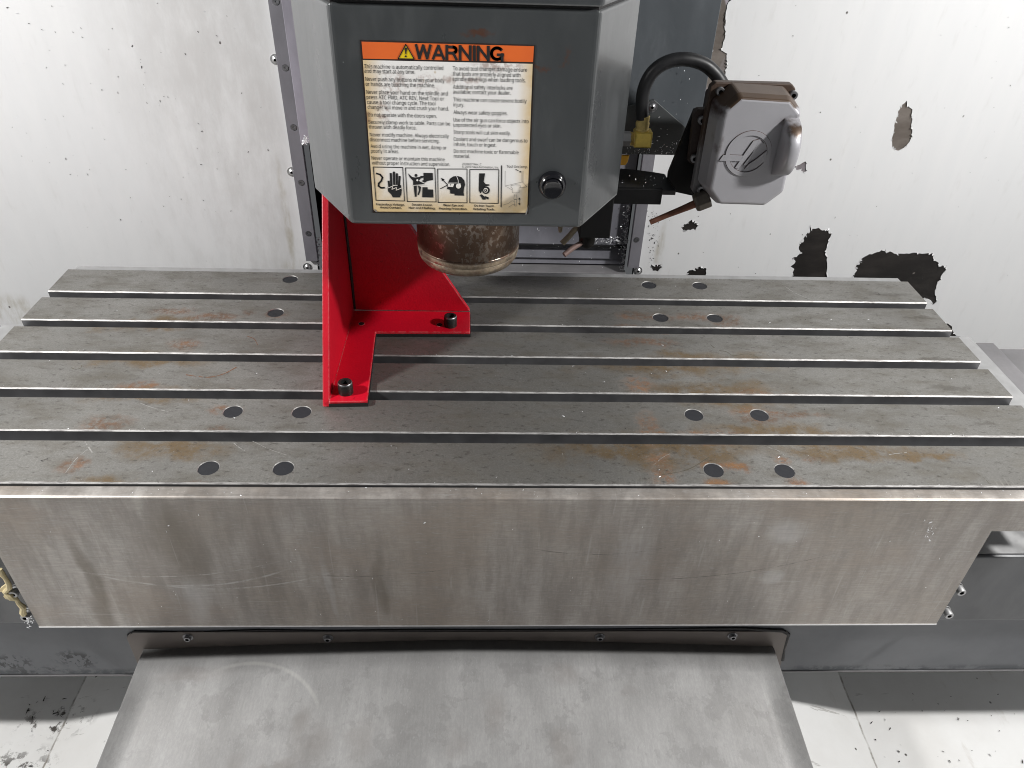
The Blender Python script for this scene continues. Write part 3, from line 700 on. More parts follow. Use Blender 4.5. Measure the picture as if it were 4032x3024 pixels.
# ------------------------------------------------------------------ saddle casting under the table
t = thing('saddle_casting', (0, .15, -.2225), 'grey painted saddle casting carrying the table, its bolt heads peeking past the guard', 'machine casting')
b = BM(); box(b, -.80, .80, .0, .34, -.2225, -.1075); box(b, -.5, .5, .02, .33, -.1075, -.09)
fin(b, 'saddle_body', 'saddle_grey', t, .0025)
for x0, x1 in ((.505, .78), (-.78, -.505)):
    b = BM(); box(b, x0, x1, .004, .33, -.1073, -.1064); fin(b, 'machined_top', 'gutter_iron', t)
ck = crop(3600, 2000, 432 / 1433)
spots = [onY(*ck(632, 1130), -.012), onY(*ck(470, 1432), -.012), onY(*cl(225, 935), -.012), onY(*cl(450, 1380), -.012)]
first = None
for p in spots:
    if first is None:
        b = BM(); capscrew(b, (0, 0, 0), (0, -1, 0), .0050, .0075, .5); lathe(b, (0, 0, 0), (0, -1, 0), [(.0036, -.003), (.0036, 0)], 12); washer(b, (0, .003, 0), (0, -1, 0), .0056, .0016)
        first = fin(b, 'socket_screw', ['gutter_iron', 'hole_shade'], None, smooth=True); first.location = (p.x, -.003, p.z); put(first, t)
    else: part_copy(first, (p.x, -.003, p.z), t)

# ------------------------------------------------------------------ telescoping way covers beyond the table ends
t = thing('way_cover', (.72, .2, -.07), 'stepped grey way cover right of the table end', 'way cover')
b = BM(); box(b, .640, .7008, .01, .330, -.08, -.040); fin(b, 'cover_sheet', 'way_grey', t, .0012)
b = BM(); box(b, .7008, 1.19, .0, .3305, -.09, -.0505); fin(b, 'cover_sheet', 'way_grey', t, .0012)
t = thing('way_cover', (-.72, .2, -.07), 'grey way cover left of the table end, just showing at the frame edge', 'way cover')
b = BM(); box(b, -1.19, -.640, .0, .3605, -.09, -.050); fin(b, 'cover_sheet', 'way_grey', t, .0012)

# ------------------------------------------------------------------ machine base and the chip chute
YB0 = .008
zbb = onY(*P(1106, 1452), YB0).z
t = thing('machine_bed', (0, .3, zbb), 'scuffed blue-grey painted base behind the chip chute', 'machine bed')
b = BM(); box(b, -1.0, 1.0, YB0, .32, zbb, -.2228); fin(b, 'base_front', 'base_paint', t, .0015)
b = BM(); box(b, -1.0, 1.0, YB0 - .0012, YB0 + .002, zbb - .0016, zbb - .0002); fin(b, 'bottom_edge', 'way_grey', t)
t = thing('chip_chute', (-.04, -.05, -.30), 'wide stainless chip chute sloping forward from the machine base', 'chute')
fl = crop(0, 1900, .7378); fr = crop(2400, 1900, .7378); YF0 = YB0 - .0022
fx = [fl(675, 830), fl(690, 808), fl(715, 800), P(700, 1366), P(1100, 1365), P(1400, 1364), fr(945, 797), fr(962, 812), fr(955, 850), fr(910, 985)]
zt0 = onY(*P(311.7, 1404), YF0).z; zt1 = onY(*P(1000, 1384), YF0).z
xa, xb = onY(*P(311.7, 1404), YF0).x, onY(*P(1668.8, 1398), YF0).x
out = [onY(*q, YF0) for q in fx] + [Vector((xb, YF0, zt0 - .03)), Vector((xa, YF0, zt0 - .03)), onY(*fl(735, 970), YF0)]
b = BM(); prism(b, out, (0, .0019, 0)); fin(b, 'flange', 'flange_brown', t, .0004)
def trayz(x, y):
    u = abs((x - (xa + xb) / 2) / ((xb - xa) / 2)); k = max(0, 1 - (YF0 - y) * 3)
    return zt0 - .035 * (YF0 - y) + (zt1 - zt0) * (1 - u ** 1.3) * k
b = BM(); NXT = 24
gr = [[b.verts.new((xa + (xb - xa) * i / NXT, y, trayz(xa + (xb - xa) * i / NXT, y))) for i in range(NXT + 1)] for y in (YF0 - .0003, -.03, -.08, -.15, -.27)]
for r0, r1 in zip(gr, gr[1:]):
    for i in range(NXT): b.faces.new((r0[i], r0[i + 1], r1[i + 1], r1[i]))
o = fin(b, 'tray', 'chute_steel', t, smooth=True)
m_ = o.modifiers.new('sheet', 'SOLIDIFY'); m_.thickness = .002; m_.offset = -1
for x in (xa, xb):
    b = BM(); r = [(x, YF0 - .001, trayz(x, YF0) + .0002), (x, -.27, trayz(x, -.27) + .0002), (x, -.27, trayz(x, -.27) - .012), (x, YF0 - .001, zt0 - .034)]
    prism(b, r, (.0014 if x > 0 else -.0014, 0, 0)); fin(b, 'side_fold', 'chute_steel', t)
first = None
for q in ((405, 1379), (708, 1380.5), (1296, 1378), (1583, 1376)):
    p = onY(*P(*q), YF0 - .002)
    if first is None:
        b = BM(); washer(b, (0, 0, 0), (0, -1, 0), .0062, .0008); capscrew(b, (0, -.0008, 0), (0, -1, 0), .0040, .0035)
        first = fin(b, 'flange_screw', ['screw_steel', 'hole_shade'], None, smooth=True); first.location = (p.x, YF0, p.z); put(first, t)
    else: part_copy(first, (p.x, YF0, p.z), t)
cb = [onY(*P(u, v), YB0 - .001) for u, v in ((276, 1372), (290, 1364), (420, 1366), (560, 1361), (720, 1363), (900, 1361), (1100, 1361), (1300, 1360), (1480, 1358), (1600, 1357), (1690, 1362), (1703, 1370), (1694, 1400), (1690, 1425))]
b = BM(); tube(b, cb, [.001, .0016, .0010, .0013, .0010, .0017, .0011, .0010, .0011, .0017, .0028, .0024, .0018, .0026], 7); fin(b, 'sealant_bead', 'caulk', t, smooth=True)

# ------------------------------------------------------------------ red angle bracket bolted to the table
t = thing('angle_bracket', (-.16, .25, 0), 'red painted steel angle bracket bolted to the table under the spindle head', 'bracket')
ZT = .0075; GX = -.1965; TH = .0075; YWEB = .3175
b = BM()
foot = [(GX + TH, .1212), (-.1468, .1232), (-.1545, .2652), (-.0355, .2672), (-.0365, YWEB), (GX + TH, YWEB)]
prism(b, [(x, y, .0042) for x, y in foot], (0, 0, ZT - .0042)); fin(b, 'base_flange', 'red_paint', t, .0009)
b = BM(); prism(b, [(x + (.0006 if x > -.16 else 0), y - .0004, .0002) for x, y in foot], (0, 0, .0041)); fin(b, 'rubber_shim', 'caulk', t)
gy = lambda z: .1210 + z * (.2453 - .1210) / .1917
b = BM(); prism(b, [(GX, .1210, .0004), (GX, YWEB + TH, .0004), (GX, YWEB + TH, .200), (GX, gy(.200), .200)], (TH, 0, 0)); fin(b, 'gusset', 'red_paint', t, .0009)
wx = lambda z: -.0368 + z * (-.1101 + .0368) / .1269
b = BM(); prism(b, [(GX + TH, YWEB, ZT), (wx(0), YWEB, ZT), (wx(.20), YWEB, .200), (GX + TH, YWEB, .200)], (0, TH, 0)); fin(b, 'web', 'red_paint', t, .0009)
b = BM(); tube(b, [(GX + TH + .0012, YWEB - .001, .010), (GX + TH + .0014, YWEB - .0012, .07), (GX + TH + .0011, YWEB - .001, .14), (GX + TH + .0012, YWEB - .001, .2)], [.0016, .0022, .0017, .0020], 8)
fin(b, 'corner_sealant', 'caulk', t, smooth=True)
kb = crop(1200, 700, .603)
for q, r in (((370, 953), .0036), ((880, 960), .0036)):
    p = onZ(*kb(*q), ZT)
    b = BM(); lathe(b, (p.x, p.y, ZT), (0, 0, 1), [(0, .0002), (r, .0002), (r * 1.12, .0004), (r * 1.2, .0001)], 18, mis=[0, 1, 1]); fin(b, 'bolt_hole', ['hole_shade', 'red_paint'], t)  # darkness of the hole painted on as a flat black disc
for q in ((270, 1400), (952, 963)):
    p = onZ(*kb(*q), ZT)
    b = BM(); capscrew(b, (p.x, p.y, ZT), (0, 0, 1), .0083, .0145, .58)
    lathe(b, (p.x, p.y, ZT), (0, 0, 1), [(.0074, .01455), (.0079, .0140), (.00835, .0127)], 18, mi=2)
    fin(b, 'socket_bolt', ['black_oxide', 'hole_shade', 'screw_steel'], t, smooth=True)

# ------------------------------------------------------------------ spindle head
t = thing('spindle_head', (-.036, .24, .13), 'dark grey spindle head with faceted corners, a warning label and a rusty nose', 'spindle head')
YF = .15
plan = [(-.1499, YF), (.0774, YF), (.1240, .2302), (.1240, .42), (-.1990, .42), (-.1990, .2328)]
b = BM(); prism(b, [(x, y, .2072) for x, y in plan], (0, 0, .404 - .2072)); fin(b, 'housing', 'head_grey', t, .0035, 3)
cxp = -.036
b = BM(); prism(b, [(cxp + (x - cxp) * .985, .24 + (y - .24) * .985, .400) for x, y in plan], (0, 0, .0065)); fin(b, 'seam_gap', 'caulk', t)  # black fill standing in for the dark open gap below the casing
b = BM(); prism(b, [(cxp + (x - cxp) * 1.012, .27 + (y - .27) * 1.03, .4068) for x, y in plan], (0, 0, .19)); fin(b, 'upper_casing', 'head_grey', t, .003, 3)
b = BM()
NX, NY = -.0366, .24
lathe(b, (NX, NY, 0), (0, 0, 1), [(0, .2070), (.0570, .2070), (.0572, .1495), (.0564, .1488), (.0570, .1480), (.0570, .1415), (.0563, .1408), (.0566, .1402), (.0555, .1350), (.0520, .1300), (.0495, .1290), (.0350, .1290), (.0220, .1450), (0, .1450)], 72)
fin(b, 'spindle_nose', 'nose_rust', t, smooth=True, angle=50)
bc = onY(*crop(2000, 620, .2712)(640, 392), YF)
b = BM(); lathe(b, bc, (0, -1, 0), [(.0135, .0), (.0135, .0022), (.0128, .0055), (.0110, .0085), (.0098, .0092), (.0094, .0060), (.0094, .0)], 40); ring = fin(b, 'release_button', 'gloss_black', t, smooth=True, angle=60)
b = BM(); lathe(b, bc, (0, -1, 0), [(.0090, .002), (.0090, .0128), (.0082, .0142), (.0060, .0136), (0, .0132)], 40); fin(b, 'push_cap', 'gloss_black', ring, smooth=True, angle=60)

# warning label ---------------------------------------------------------------------------------------------
k1 = crop(1000, 0, 1600 / 2212)                              # a view of the label, 2212 px wide
k3 = crop(1400, 480, 740 / 2212)
def lab(p, lay, f=k1): q = onY(*f(*p), YF); return Vector((q.x, YF - .0004 - lay * .00022, q.z))
b = BM(); prism(b, [lab(p, 0) for p in ((576, 216), (1531, 244), (1494, 1164), (646, 1157))], (0, .0004, 0)); label = fin(b, 'warning_label', 'label_border', t)
tag(label, 'orange-headed safety notice, yellowed at its edges')
b = BM(); prism(b, [lab(p, 1) for p in ((593, 326), (1517, 347), (1487, 1148), (1478, 1156), (664, 1150), (652, 1141))], (0, .0002, 0)); fin(b, 'paper_face', 'label_cream', label)
b = BM(); prism(b, [lab(p, 1) for p in ((586, 226), (1524, 251), (1519, 337), (594, 318))], (0, .0002, 0)); fin(b, 'orange_header', 'label_orange', label)
def poly(bm, pts, lay=2, mi=0, f=k3):
    prism(bm, [lab(p, lay, f) for p in pts], (0, .0001, 0), mi)
def stroke(bm, pts, wd, lay=2, mi=0, f=k3, closed=False):
    P_ = [lab(p, lay, f) for p in pts]; wd = wd * (.000079 if f is k3 else .000170) / 2
    if closed: P_ = P_ + [P_[0]]
    for a, c in zip(P_, P_[1:]):
        d = (c - a); L = d.length
        if L < 1e-6: continue
        d /= L; n = Vector((-d.z, 0, d.x)) * wd; e = d * wd * .6
        merge(bm, [a - e + n, c + e + n, c + e - n, a - e - n], [(0, 1, 2, 3)], mi)
def disc(bm, c, r, lay=2, mi=0, f=k3, n=20, r2=None, y=1.):
    poly(bm, [(c[0] + r * math.cos(2 * math.pi * k / n), c[1] + r * y * math.sin(2 * math.pi * k / n)) for k in range(n)], lay, mi, f)
try: FONT = bpy.data.fonts.load(bpy.utils.system_resource('DATAFILES', path='fonts') + '/NotoSansHebrew-Regular.woff2')
except Exception: FONT = None
CAP = [0]
def text(bm, s, x0, x1, v, h=None, bold=0., lay=2, mi=0, rot=None):
    """one printed line, its baseline running between two points of the label"""
    if not CAP[0] and s != 'H': CAP[0] = 1; CAP[0] = text(None, 'H', 0, 1, 0)
    cu = bpy.data.curves.new('line', 'FONT'); cu.body = s; cu.size = 1; cu.resolution_u = 2; cu.offset = bold
    if FONT: cu.font = FONT
    ob = bpy.data.objects.new('line', cu); COL.objects.link(ob)
    me = ob.evaluated_get(bpy.context.evaluated_depsgraph_get()).to_mesh()
    V = [q.co.copy() for q in me.vertices]; F = [tuple(f.vertices) for f in me.polygons]
    if bm is None:
        bpy.data.objects.remove(ob); bpy.data.curves.remove(cu); return max(q.y for q in V)
    mx = max(q.x for q in V); mn = min(q.x for q in V)
    a, c = lab((x0, v), lay), lab((x1, v + (x1 - x0) * .022), lay)
    wd = (c - a).length; sx = wd / (mx - mn); sz = h / CAP[0] * .000170 if h else sx
    ux = (c - a).normalized(); uz = Vector((-ux.z, 0, ux.x)) if ux.x > 0 else Vector((0, 0, 1))
    merge(bm, [a + ux * (q.x - mn) * sx + uz * q.y * sz for q in V], F, mi)
    bpy.data.objects.remove(ob); bpy.data.curves.remove(cu)
def arcpts(cx, cy, rx, ry, a0, a1, n=14): return [(cx + rx * math.cos(R(a0 + (a1 - a0) * k / n)), cy + ry * math.sin(R(a0 + (a1 - a0) * k / n))) for k in range(n + 1)]
LET = {'W': (1.34, [[(.10, 1), (.36, .02)], [(.36, .02), (.66, .98)], [(.66, .98), (.97, .02)], [(.97, .02), (1.23, 1)]]),
       'A': (1.06, [[(.10, 0), (.52, .98)], [(.52, .98), (.95, 0)], [(.25, .30), (.80, .30)]]),
       'R': (1.05, [[(.12, 0), (.12, 1)], [(.12, .91), (.60, .91)] , arcpts(.60, .69, .25, .22, 90, -90), [(.60, .47), (.12, .47)], [(.62, .47), (.88, .0)]]),
       'N': (1.06, [[(.12, 0), (.12, 1)], [(.14, .96), (.90, .04)], [(.92, 0), (.92, 1)]]),
       'I': (.36, [[(.18, 0), (.18, 1)]]),
       'G': (1.12, [arcpts(.55, .5, .44, .42, 42, 335, 26), [(.95, .0), (.95, .48)], [(.60, .42), (1.03, .42)]])}
b = BM(); x_ = 876; ws = 487 / sum(LET[q][0] for q in 'WARNING')
for q in 'WARNING':
    for kl, ln in enumerate(LET[q][1]):
        # stroke ends are square, baseline follows the tilt of the label
        pts_ = [(x_ + px * ws, 317 + (x_ + px * ws - 876) * .024 - py * 74) for px, py in ln]
        stroke(b, pts_, 14.5 if abs(ln[0][0] - ln[-1][0]) < .05 or len(ln) > 2 else 13, 2 + .12 * kl, 0, k1)
    x_ += LET[q][0] * ws
fin(b, 'headline_text', 'ink', label, fix=False)
b = BM(); poly(b, [(827, 240), (786, 318), (873, 320)], 2, 0, k1); tri = fin(b, 'hazard_triangle', 'label_yellow', label)
b = BM(); stroke(b, [(827, 240), (786, 318), (873, 320)], 5, 3, 0, k1, True)
poly(b, [(821, 258), (834, 258), (830, 294), (825, 294)], 3, 0, k1); disc(b, (827, 305), 5.5, 3, 0, k1); fin(b, 'exclamation_mark', 'ink', label, fix=False)
L1 = [('This machine is automatically controlled', 602, 1031, 365), ('and may start at any time.', 602, 878, 390), ('Never push any buttons when your body', 607, 1038, 433), ('or hands are touching the machine.', 609, 985, 461),
 ('Never place your hand on the spindle and', 612, 1055, 504), ('press ATC FWD, ATC REV, Next Tool or', 614, 1036, 532), ('cause a tool change cycle. The tool', 617, 988, 559), ('changer will move in and crush your hand.', 620, 1061, 586),
 ('Do not operate with the doors open.', 622, 995, 627), ('Securely clamp work to table. Parts can be', 625, 1068, 667), ('thrown with deadly force.', 627, 885, 693), ('Never modify machine. Always electrically', 632, 1061, 735), ('disconnect machine before servicing.', 632, 1010, 762),
 ('Avoid using the machine in wet, damp or', 636, 1049, 798), ('poorly lit areas.', 638, 790, 824), ('Never operate or maintain this machine', 641, 1038, 862), ('without proper instruction and supervision.', 643, 1068, 888),
 ('To avoid tool changer damage ensure', 1083, 1486, 376), ('that tools are properly aligned with', 1083, 1450, 405), ('spindle drive lugs when loading tools.', 1083, 1478, 433), ('Additional safety interlocks are', 1084, 1407, 476), ('available; contact your dealer.', 1084, 1397, 503),
 ('This machine can cause severe bodily', 1085, 1484, 545), ('injury.', 1086, 1144, 573), ('Always wear safety goggles.', 1086, 1380, 614), ('Use of the air gun can force objects into', 1086, 1495, 655), ('unprotected eyes or skin.', 1086, 1346, 683), ('Sharp tools will cut skin easily.', 1087, 1397, 722),
 ('Coolant and swarf can be dangerous to', 1087, 1488, 760), ('inhale, touch or ingest.', 1088, 1319, 788), ('Do not machine toxic or flammable', 1088, 1440, 825), ('material.', 1088, 1176, 852)]
b = BM()
for s, x0, x1, v in L1: text(b, s, x0, x1, v + 5, 19.5)
for s, x0, x1, v in (('29-0427 Rev. C', 1134, 1238, 896), ('© 2010 Haas Automation, Inc.', 1133, 1333, 911)): text(b, s, x0, x1, v, 12)
text(b, 'Tool Unclamp.', 1375, 1490, 911, 15)
fin(b, 'body_text', 'ink', label, fix=False)
b = BM()
for s, x0, x1, v in (('Hazardous Voltage.', 667, 820, 1115), ('Avoid Contact.', 687, 803, 1132), ('Secure Loose', 860, 968, 1117), ('Hair and Clothing.', 843, 987, 1134), ('Wear Eye and', 1030, 1138, 1120), ('Hearing Protection.', 1008, 1161, 1138), ('Do Not Touch', 1200, 1306, 1123), ('Rotating Tools.', 1195, 1311, 1141)):
    text(b, s, x0, x1, v, 12.5, .0)
    text(b, s, x0 + 1.2, x1 + 1.2, v, 12.5, .0, 2.4)
fin(b, 'caption_text', 'ink', label, fix=False)
b = BM()
for q in ([(650, 907), (810, 910), (820, 1092), (665, 1088)], [(825, 912), (985, 913), (992, 1097), (835, 1095)], [(1000, 918), (1160, 918), (1160, 1102), (1003, 1100)], [(1175, 921), (1333, 922), (1330, 1105), (1175, 1102)]):
    stroke(b, q, 4, 2, 0, k1, True)
stroke(b, [(1348, 900), (1345, 1125)], 5, 2, 0, k1)
fin(b, 'pictogram_frames', 'ink', label, fix=False)
# hand and wire
b = BM()
stroke(b, [(248, 603), (290, 615), (318, 650), (305, 690), (275, 720), (272, 750), (300, 772), (340, 770)], 20)
for a, c in (((415, 605), (422, 745)), ((452, 588), (456, 730)), ((487, 608), (486, 730)), ((520, 640), (512, 745)), ((390, 695), (400, 760))): stroke(b, [a, c], 25)
poly(b, [(378, 760), (535, 740), (545, 800), (540, 850), (522, 884), (440, 884), (420, 850), (385, 815)])
stroke(b, [(382, 772), (440, 752), (428, 790), (485, 765), (478, 800), (545, 772)], 8, 3, 1)
fin(b, 'voltage_pictogram', ['ink', 'label_cream'], label, fix=False)
# figure caught by a spindle
b = BM(); disc(b, (712, 626), 17)
poly(b, [(618, 602), (668, 645), (700, 650), (750, 645), (770, 632), (800, 632), (800, 650), (765, 665), (745, 690), (790, 712), (826, 728), (680, 742), (678, 690), (640, 650)])
poly(b, [(800, 596), (908, 598), (912, 680), (850, 690), (815, 712), (775, 690), (800, 682)])
poly(b, [(788, 765), (848, 765), (850, 790), (912, 792), (918, 885), (785, 882)])
poly(b, [(684, 748), (722, 745), (720, 875), (698, 876)]); poly(b, [(735, 745), (772, 760), (765, 810), (745, 858), (732, 852), (746, 800)])
disc(b, (728, 682), 12, 3, 1); stroke(b, [(684, 741), (826, 731)], 6, 3, 1)
fin(b, 'clothing_pictogram', ['ink', 'label_cream'], label, fix=False)
# head with goggles and ear muffs
b = BM(); poly(b, [(1090, 710), (1110, 665), (1150, 638), (1195, 632), (1245, 645), (1280, 685), (1290, 735), (1275, 785), (1272, 830), (1278, 864), (1165, 860), (1165, 842), (1115, 838), (1112, 795), (1075, 785), (1090, 735)])
poly(b, [(1085, 722), (1162, 722), (1148, 762), (1090, 758)], 3, 1); disc(b, (1212, 750), 30, 3, 1)
stroke(b, [(1084, 714), (1200, 714), (1240, 726)], 6, 3, 1); stroke(b, [(1190, 634), (1208, 680), (1210, 722)], 7, 3, 1)
stroke(b, [(1012, 664), (1085, 738), (1000, 782)], 9); poly(b, [(1008, 655), (1048, 672), (1022, 694)]); disc(b, (1120, 736), 7, 3, 0)
fin(b, 'eye_pictogram', ['ink', 'label_cream'], label, fix=False)
# hand at a rotating tool
b = BM(); poly(b, [(1455, 602), (1525, 602), (1508, 700), (1530, 728), (1575, 732), (1575, 745), (1530, 752), (1495, 780), (1482, 820), (1470, 838), (1450, 805)])
disc(b, (1535, 800), 45); disc(b, (1532, 800), 27, 3, 1); disc(b, (1530, 800), 17, 4, 0); disc(b, (1527, 797), 7, 5, 1)
poly(b, [(1462, 855), (1485, 848), (1530, 885), (1525, 868), (1568, 885), (1565, 910), (1530, 895), (1532, 910), (1495, 910)])
fin(b, 'rotating_pictogram', ['ink', 'label_cream'], label, fix=False)
# unclamp diagram
b = BM()
for q in ([(1762, 572), (1760, 750), (1840, 795)], [(1957, 572), (1957, 705)], [(1972, 572), (1972, 705)], [(1760, 750), (1965, 702), (2015, 760), (1930, 772)], [(1830, 745), (1830, 765), (1845, 775), (1845, 830), (1925, 830), (1925, 775), (1940, 765), (1935, 740), (1885, 735), (1830, 745)], [(1870, 850), (1862, 905), (1900, 905), (1890, 850)], [(1865, 910), (1895, 910), (1890, 985), (1870, 985), (1865, 910)], [(1735, 975), (1800, 955), (1840, 925), (1865, 930)], [(1800, 1000), (1845, 970), (1880, 965)]):
    stroke(b, q, 3.2)
stroke(b, [(1926, 900), (1926, 962)], 5, 2, 1); poly(b, [(1926, 885), (1914, 908), (1938, 908)], 2, 1); poly(b, [(1926, 978), (1914, 955), (1938, 955)], 2, 1)
disc(b, (1937, 583), 9, 2, 1); stroke(b, [(1885, 555), (1915, 570)], 8, 2, 1)
fin(b, 'unclamp_diagram', ['thin_ink', 'ink'], label, fix=False)
for cw in ([(1990, 1095), (2012, 1088), (2035, 985), (2040, 970), (2025, 1000), (2005, 1060)], [(215, 1015), (240, 1055), (258, 1052), (235, 1025)]):
    b = BM(); poly(b, cw, 3); fin(b, 'lifted_corner', 'chamfer', label)

# ------------------------------------------------------------------ coolant manifold under the right side of the head
t = thing('coolant_manifold', (.11, .28, .13), 'black coolant manifold with stubby copper nozzles under the right of the head', 'coolant nozzle')
km = crop(2000, 620, .2712)
ym = .262
p0, p1 = onY(*km(1480, 1180), ym), onY(*km(1030, 1172), ym)
b = BM(); box(b, p1.x, p0.x, ym, ym + .05, p0.z, .2070); fin(b, 'manifold_block', 'black_paint', t, .0015)
b = BM(); pc = onY(*km(1150, 1180), ym + .016); lathe(b, (pc.x, ym + .016, pc.z + .006), (0, 0, -1), [(.0098, 0), (.0098, .008), (.0085, .013), (.0045, .0168), (0, .0175)], 24); fin(b, 'nozzle_boss', 'black_paint', t, smooth=True)
b = BM(); tube(b, [onY(*km(1075, 1235), ym + .012), onY(*km(930, 1322), ym + .006), onY(*km(815, 1415), ym)], [.0030, .0032, .0031], 14); fin(b, 'copper_nozzle', 'dull_copper', t, smooth=True)
b = BM(); tube(b, [onY(*km(1010, 1000), ym + .02), onY(*km(900, 1130), ym + .02), onY(*km(790, 1245), ym + .02)], [.0033, .0034, .0036], 14); fin(b, 'pale_nozzle', 'pale_copper', t, smooth=True)
b = BM(); tube(b, [onY(*km(760, 1000), ym + .03), onY(*km(762, 1080), ym + .03)], [.003, .0022], 12); fin(b, 'pale_nozzle', 'pale_copper', t, smooth=True)

# ------------------------------------------------------------------ black support arm from head to coolant unit
t = thing('support_arm', (.17, .32, .17), 'black steel arm holding the silver coolant unit beside the head', 'bracket')
ks = crop(2350, 550, 500 / 2212)
ya = .300
a0, a1 = onY(*ks(1155, 868), ya), onY(*ks(1120, 1136), ya)
b = BM(); box(b, .1235, a0.x, ya, ya + .006, a1.z, a0.z); fin(b, 'front_plate', 'black_paint', t, .0008)
zt = a0.z
tp = [onZ(*ks(q[0], q[1]), zt) for q in ((415, 484), (700, 510), (1000, 550), (1180, 580))]
b = BM(); prism(b, [Vector((.1235, ya + .0005, zt - .001))] + [Vector((max(.1235, p.x), p.y, zt - .001)) for p in tp] + [Vector((tp[-1].x + .004, ya + .0005, zt - .001))], (0, 0, -.006)); fin(b, 'top_plate', 'black_rubber', t, .0006)
b = BM(); kq = crop(2300, 100, 1000 / 1843); yu = .336
prism(b, [onY(*kq(*q), yu) for q in ((800, 612), (905, 600), (905, 1250), (790, 1238), (598, 1196), (612, 1075))], (0, .006, 0)); fin(b, 'upright_plate', 'black_paint', t, .0006)

# ------------------------------------------------------------------ silver programmable coolant unit
t = thing('coolant_unit', (.285, .30, .18), 'silver cast coolant nozzle unit with a raised emblem and rusty top beside the head', 'coolant unit')
k7 = crop(2760, 300, 440 / 1327); YU = .270; YFL = .308
oc = [(480, 262), (1062, 300), (1180, 448), (975, 1375), (760, 1532), (225, 1515), (112, 1350), (285, 432)]
fr_ = [onY(*k7(*q), YU) for q in oc]
cen = sum(fr_, Vector()) / 8
def grow(pts, d, y): 
    n = len(pts); out = []
    for i in range(n):
        a, p, c = pts[i - 1], pts[i], pts[(i + 1) % n]
        e1 = (p - a).normalized(); e2 = (c - p).normalized(); n1 = Vector((e1.z, 0, -e1.x)); n2 = Vector((e2.z, 0, -e2.x))
        if n1.dot(p - cen) < 0: n1 = -n1
        if n2.dot(p - cen) < 0: n2 = -n2
        h = (n1 + n2).normalized(); q = p + h * (d / max(.3, h.dot(n1))); out.append(Vector((q.x, y, q.z)))
    return out
b = BM(); loft(b, [grow(fr_, .0065, YFL), grow(fr_, .0035, YU + .010), fr_]); fin(b, 'housing', 'cast_alu', t, .0028, 3)
fo = [onY(*k7(*q), YFL) for q in ((122, 95), (160, 72), (1085, 108), (1128, 150))]
xl_, xr_ = fo[0].x, fo[3].x; zt_ = fo[1].z; zbm = onY(*kq(850, 1225), YFL).z
b = BM(); prism(b, [(xl_, YFL, zt_ - .005), (xl_ + .005, YFL, zt_), (xr_ - .005, YFL, zt_), (xr_, YFL, zt_ - .005), (xr_, YFL, zbm + .004), (xr_ - .004, YFL, zbm), (xl_ + .004, YFL, zbm), (xl_, YFL, zbm + .004)], (0, .011, 0)); fin(b, 'flange', 'flange_cast', t, .0012)
b = BM(); tb = [onY(*kq(*q), .322) for q in ((800, 640), (825, 610), (905, 605), (905, 1020), (790, 1012), (756, 990))]
prism(b, tb, (0, .010, 0)); fin(b, 'side_tab', 'rusty_flange', t, .0012)
b = BM(); box(b, xl_ + .012, xr_ - .012, YFL + .011, .372, zbm + .02, zt_ - .022); fin(b, 'rear_body', 'rusty_flange', t, .004)
first = None
for q, y in (((990, 482), YFL), ((1518, 508), YFL), ((850, 1195), YFL), ((856, 690), .322), ((802, 968), .322)):
    p = onY(*kq(*q), y - .004)
    if first is None:
        b = BM(); capscrew(b, (0, 0, 0), (0, -1, 0), .0048, .0058, .5)
        first = fin(b, 'socket_screw', ['screw_steel', 'hole_shade'], None, smooth=True); first.location = (p.x, y, p.z); put(first, t)
    else: part_copy(first, (p.x, y, p.z), t)
# rounded boss on the right of the cover
bt, bb_ = onY(*k7(1000, 490), YU), onY(*k7(842, 1175), YU)
x0, x1 = bt.x + .001, onY(*k7(1188, 470), YU).x - .001
zc, hh = (bt.z + bb_.z) / 2, (bt.z - bb_.z) / 2; sag = .027
prof = []
for i in range(19):
    u = -1 + 2 * i / 18; prof.append((YU + .001 - sag * (1 - abs(u) ** 2.2) ** .62, zc + hh * u))
b = BM(); loft(b, [[(x0 - .0015, YU + .001 + (y - YU - .001) * .6, zc + (z - zc) * .99) for y, z in prof], [(x0 + .001, YU + .001 + (y - YU - .001) * .93, zc + (z - zc)) for y, z in prof], [(x0 + .004, y, z) for y, z in prof], [(x1 - .003, y, z) for y, z in prof], [(x1, YU + .001 + (y - YU - .001) * .9, zc + (z - zc) * .99) for y, z in prof]])
fin(b, 'rounded_boss', 'cast_alu', t, smooth=True, angle=55)
# emblem: ring with a crossing arrow bar and slanted strokes
ec = onY(*k7(562, 922), YU); er = (onY(*k7(832, 922), YU) - ec).length
def em(q, d=0): p = onY(*k7(*q), YU); return Vector((p.x, YU - .0013 + d, p.z))
def ringmesh(b, r0, r1, y0, y1, mi=0):
    rings = [[(ec.x + r * math.cos(2 * math.pi * k / 48), y, ec.z + r * math.sin(2 * math.pi * k / 48)) for k in range(48)] for r, y in ((r0, y1), (r0, y0), (r1, y0), (r1, y1))]
    loft(b, rings, mi, (False, False))
bars = [[(215, 1000), (262, 932), (345, 935), (500, 940), (462, 1005), (355, 1003)], [(470, 985), (520, 905), (620, 765), (700, 745), (640, 850), (440, 1090), (400, 1085)], [(690, 750), (748, 800), (660, 900), (570, 1000), (540, 1050), (500, 1050), (600, 920)], [(515, 1095), (560, 1040), (640, 990), (778, 880), (770, 985), (690, 1050), (600, 1098)]]
b = BM(); ringmesh(b, er * .815, er, YU - .0013, YU)
for i, q in enumerate(bars): prism(b, [em(p, -.00012 * (i + 1)) for p in q], (0, .0016, 0))
emb = fin(b, 'emblem', 'cast_alu', t, .0003, 1)
b = BM(); ringmesh(b, er * .80, er * 1.018, YU - .0003, YU)
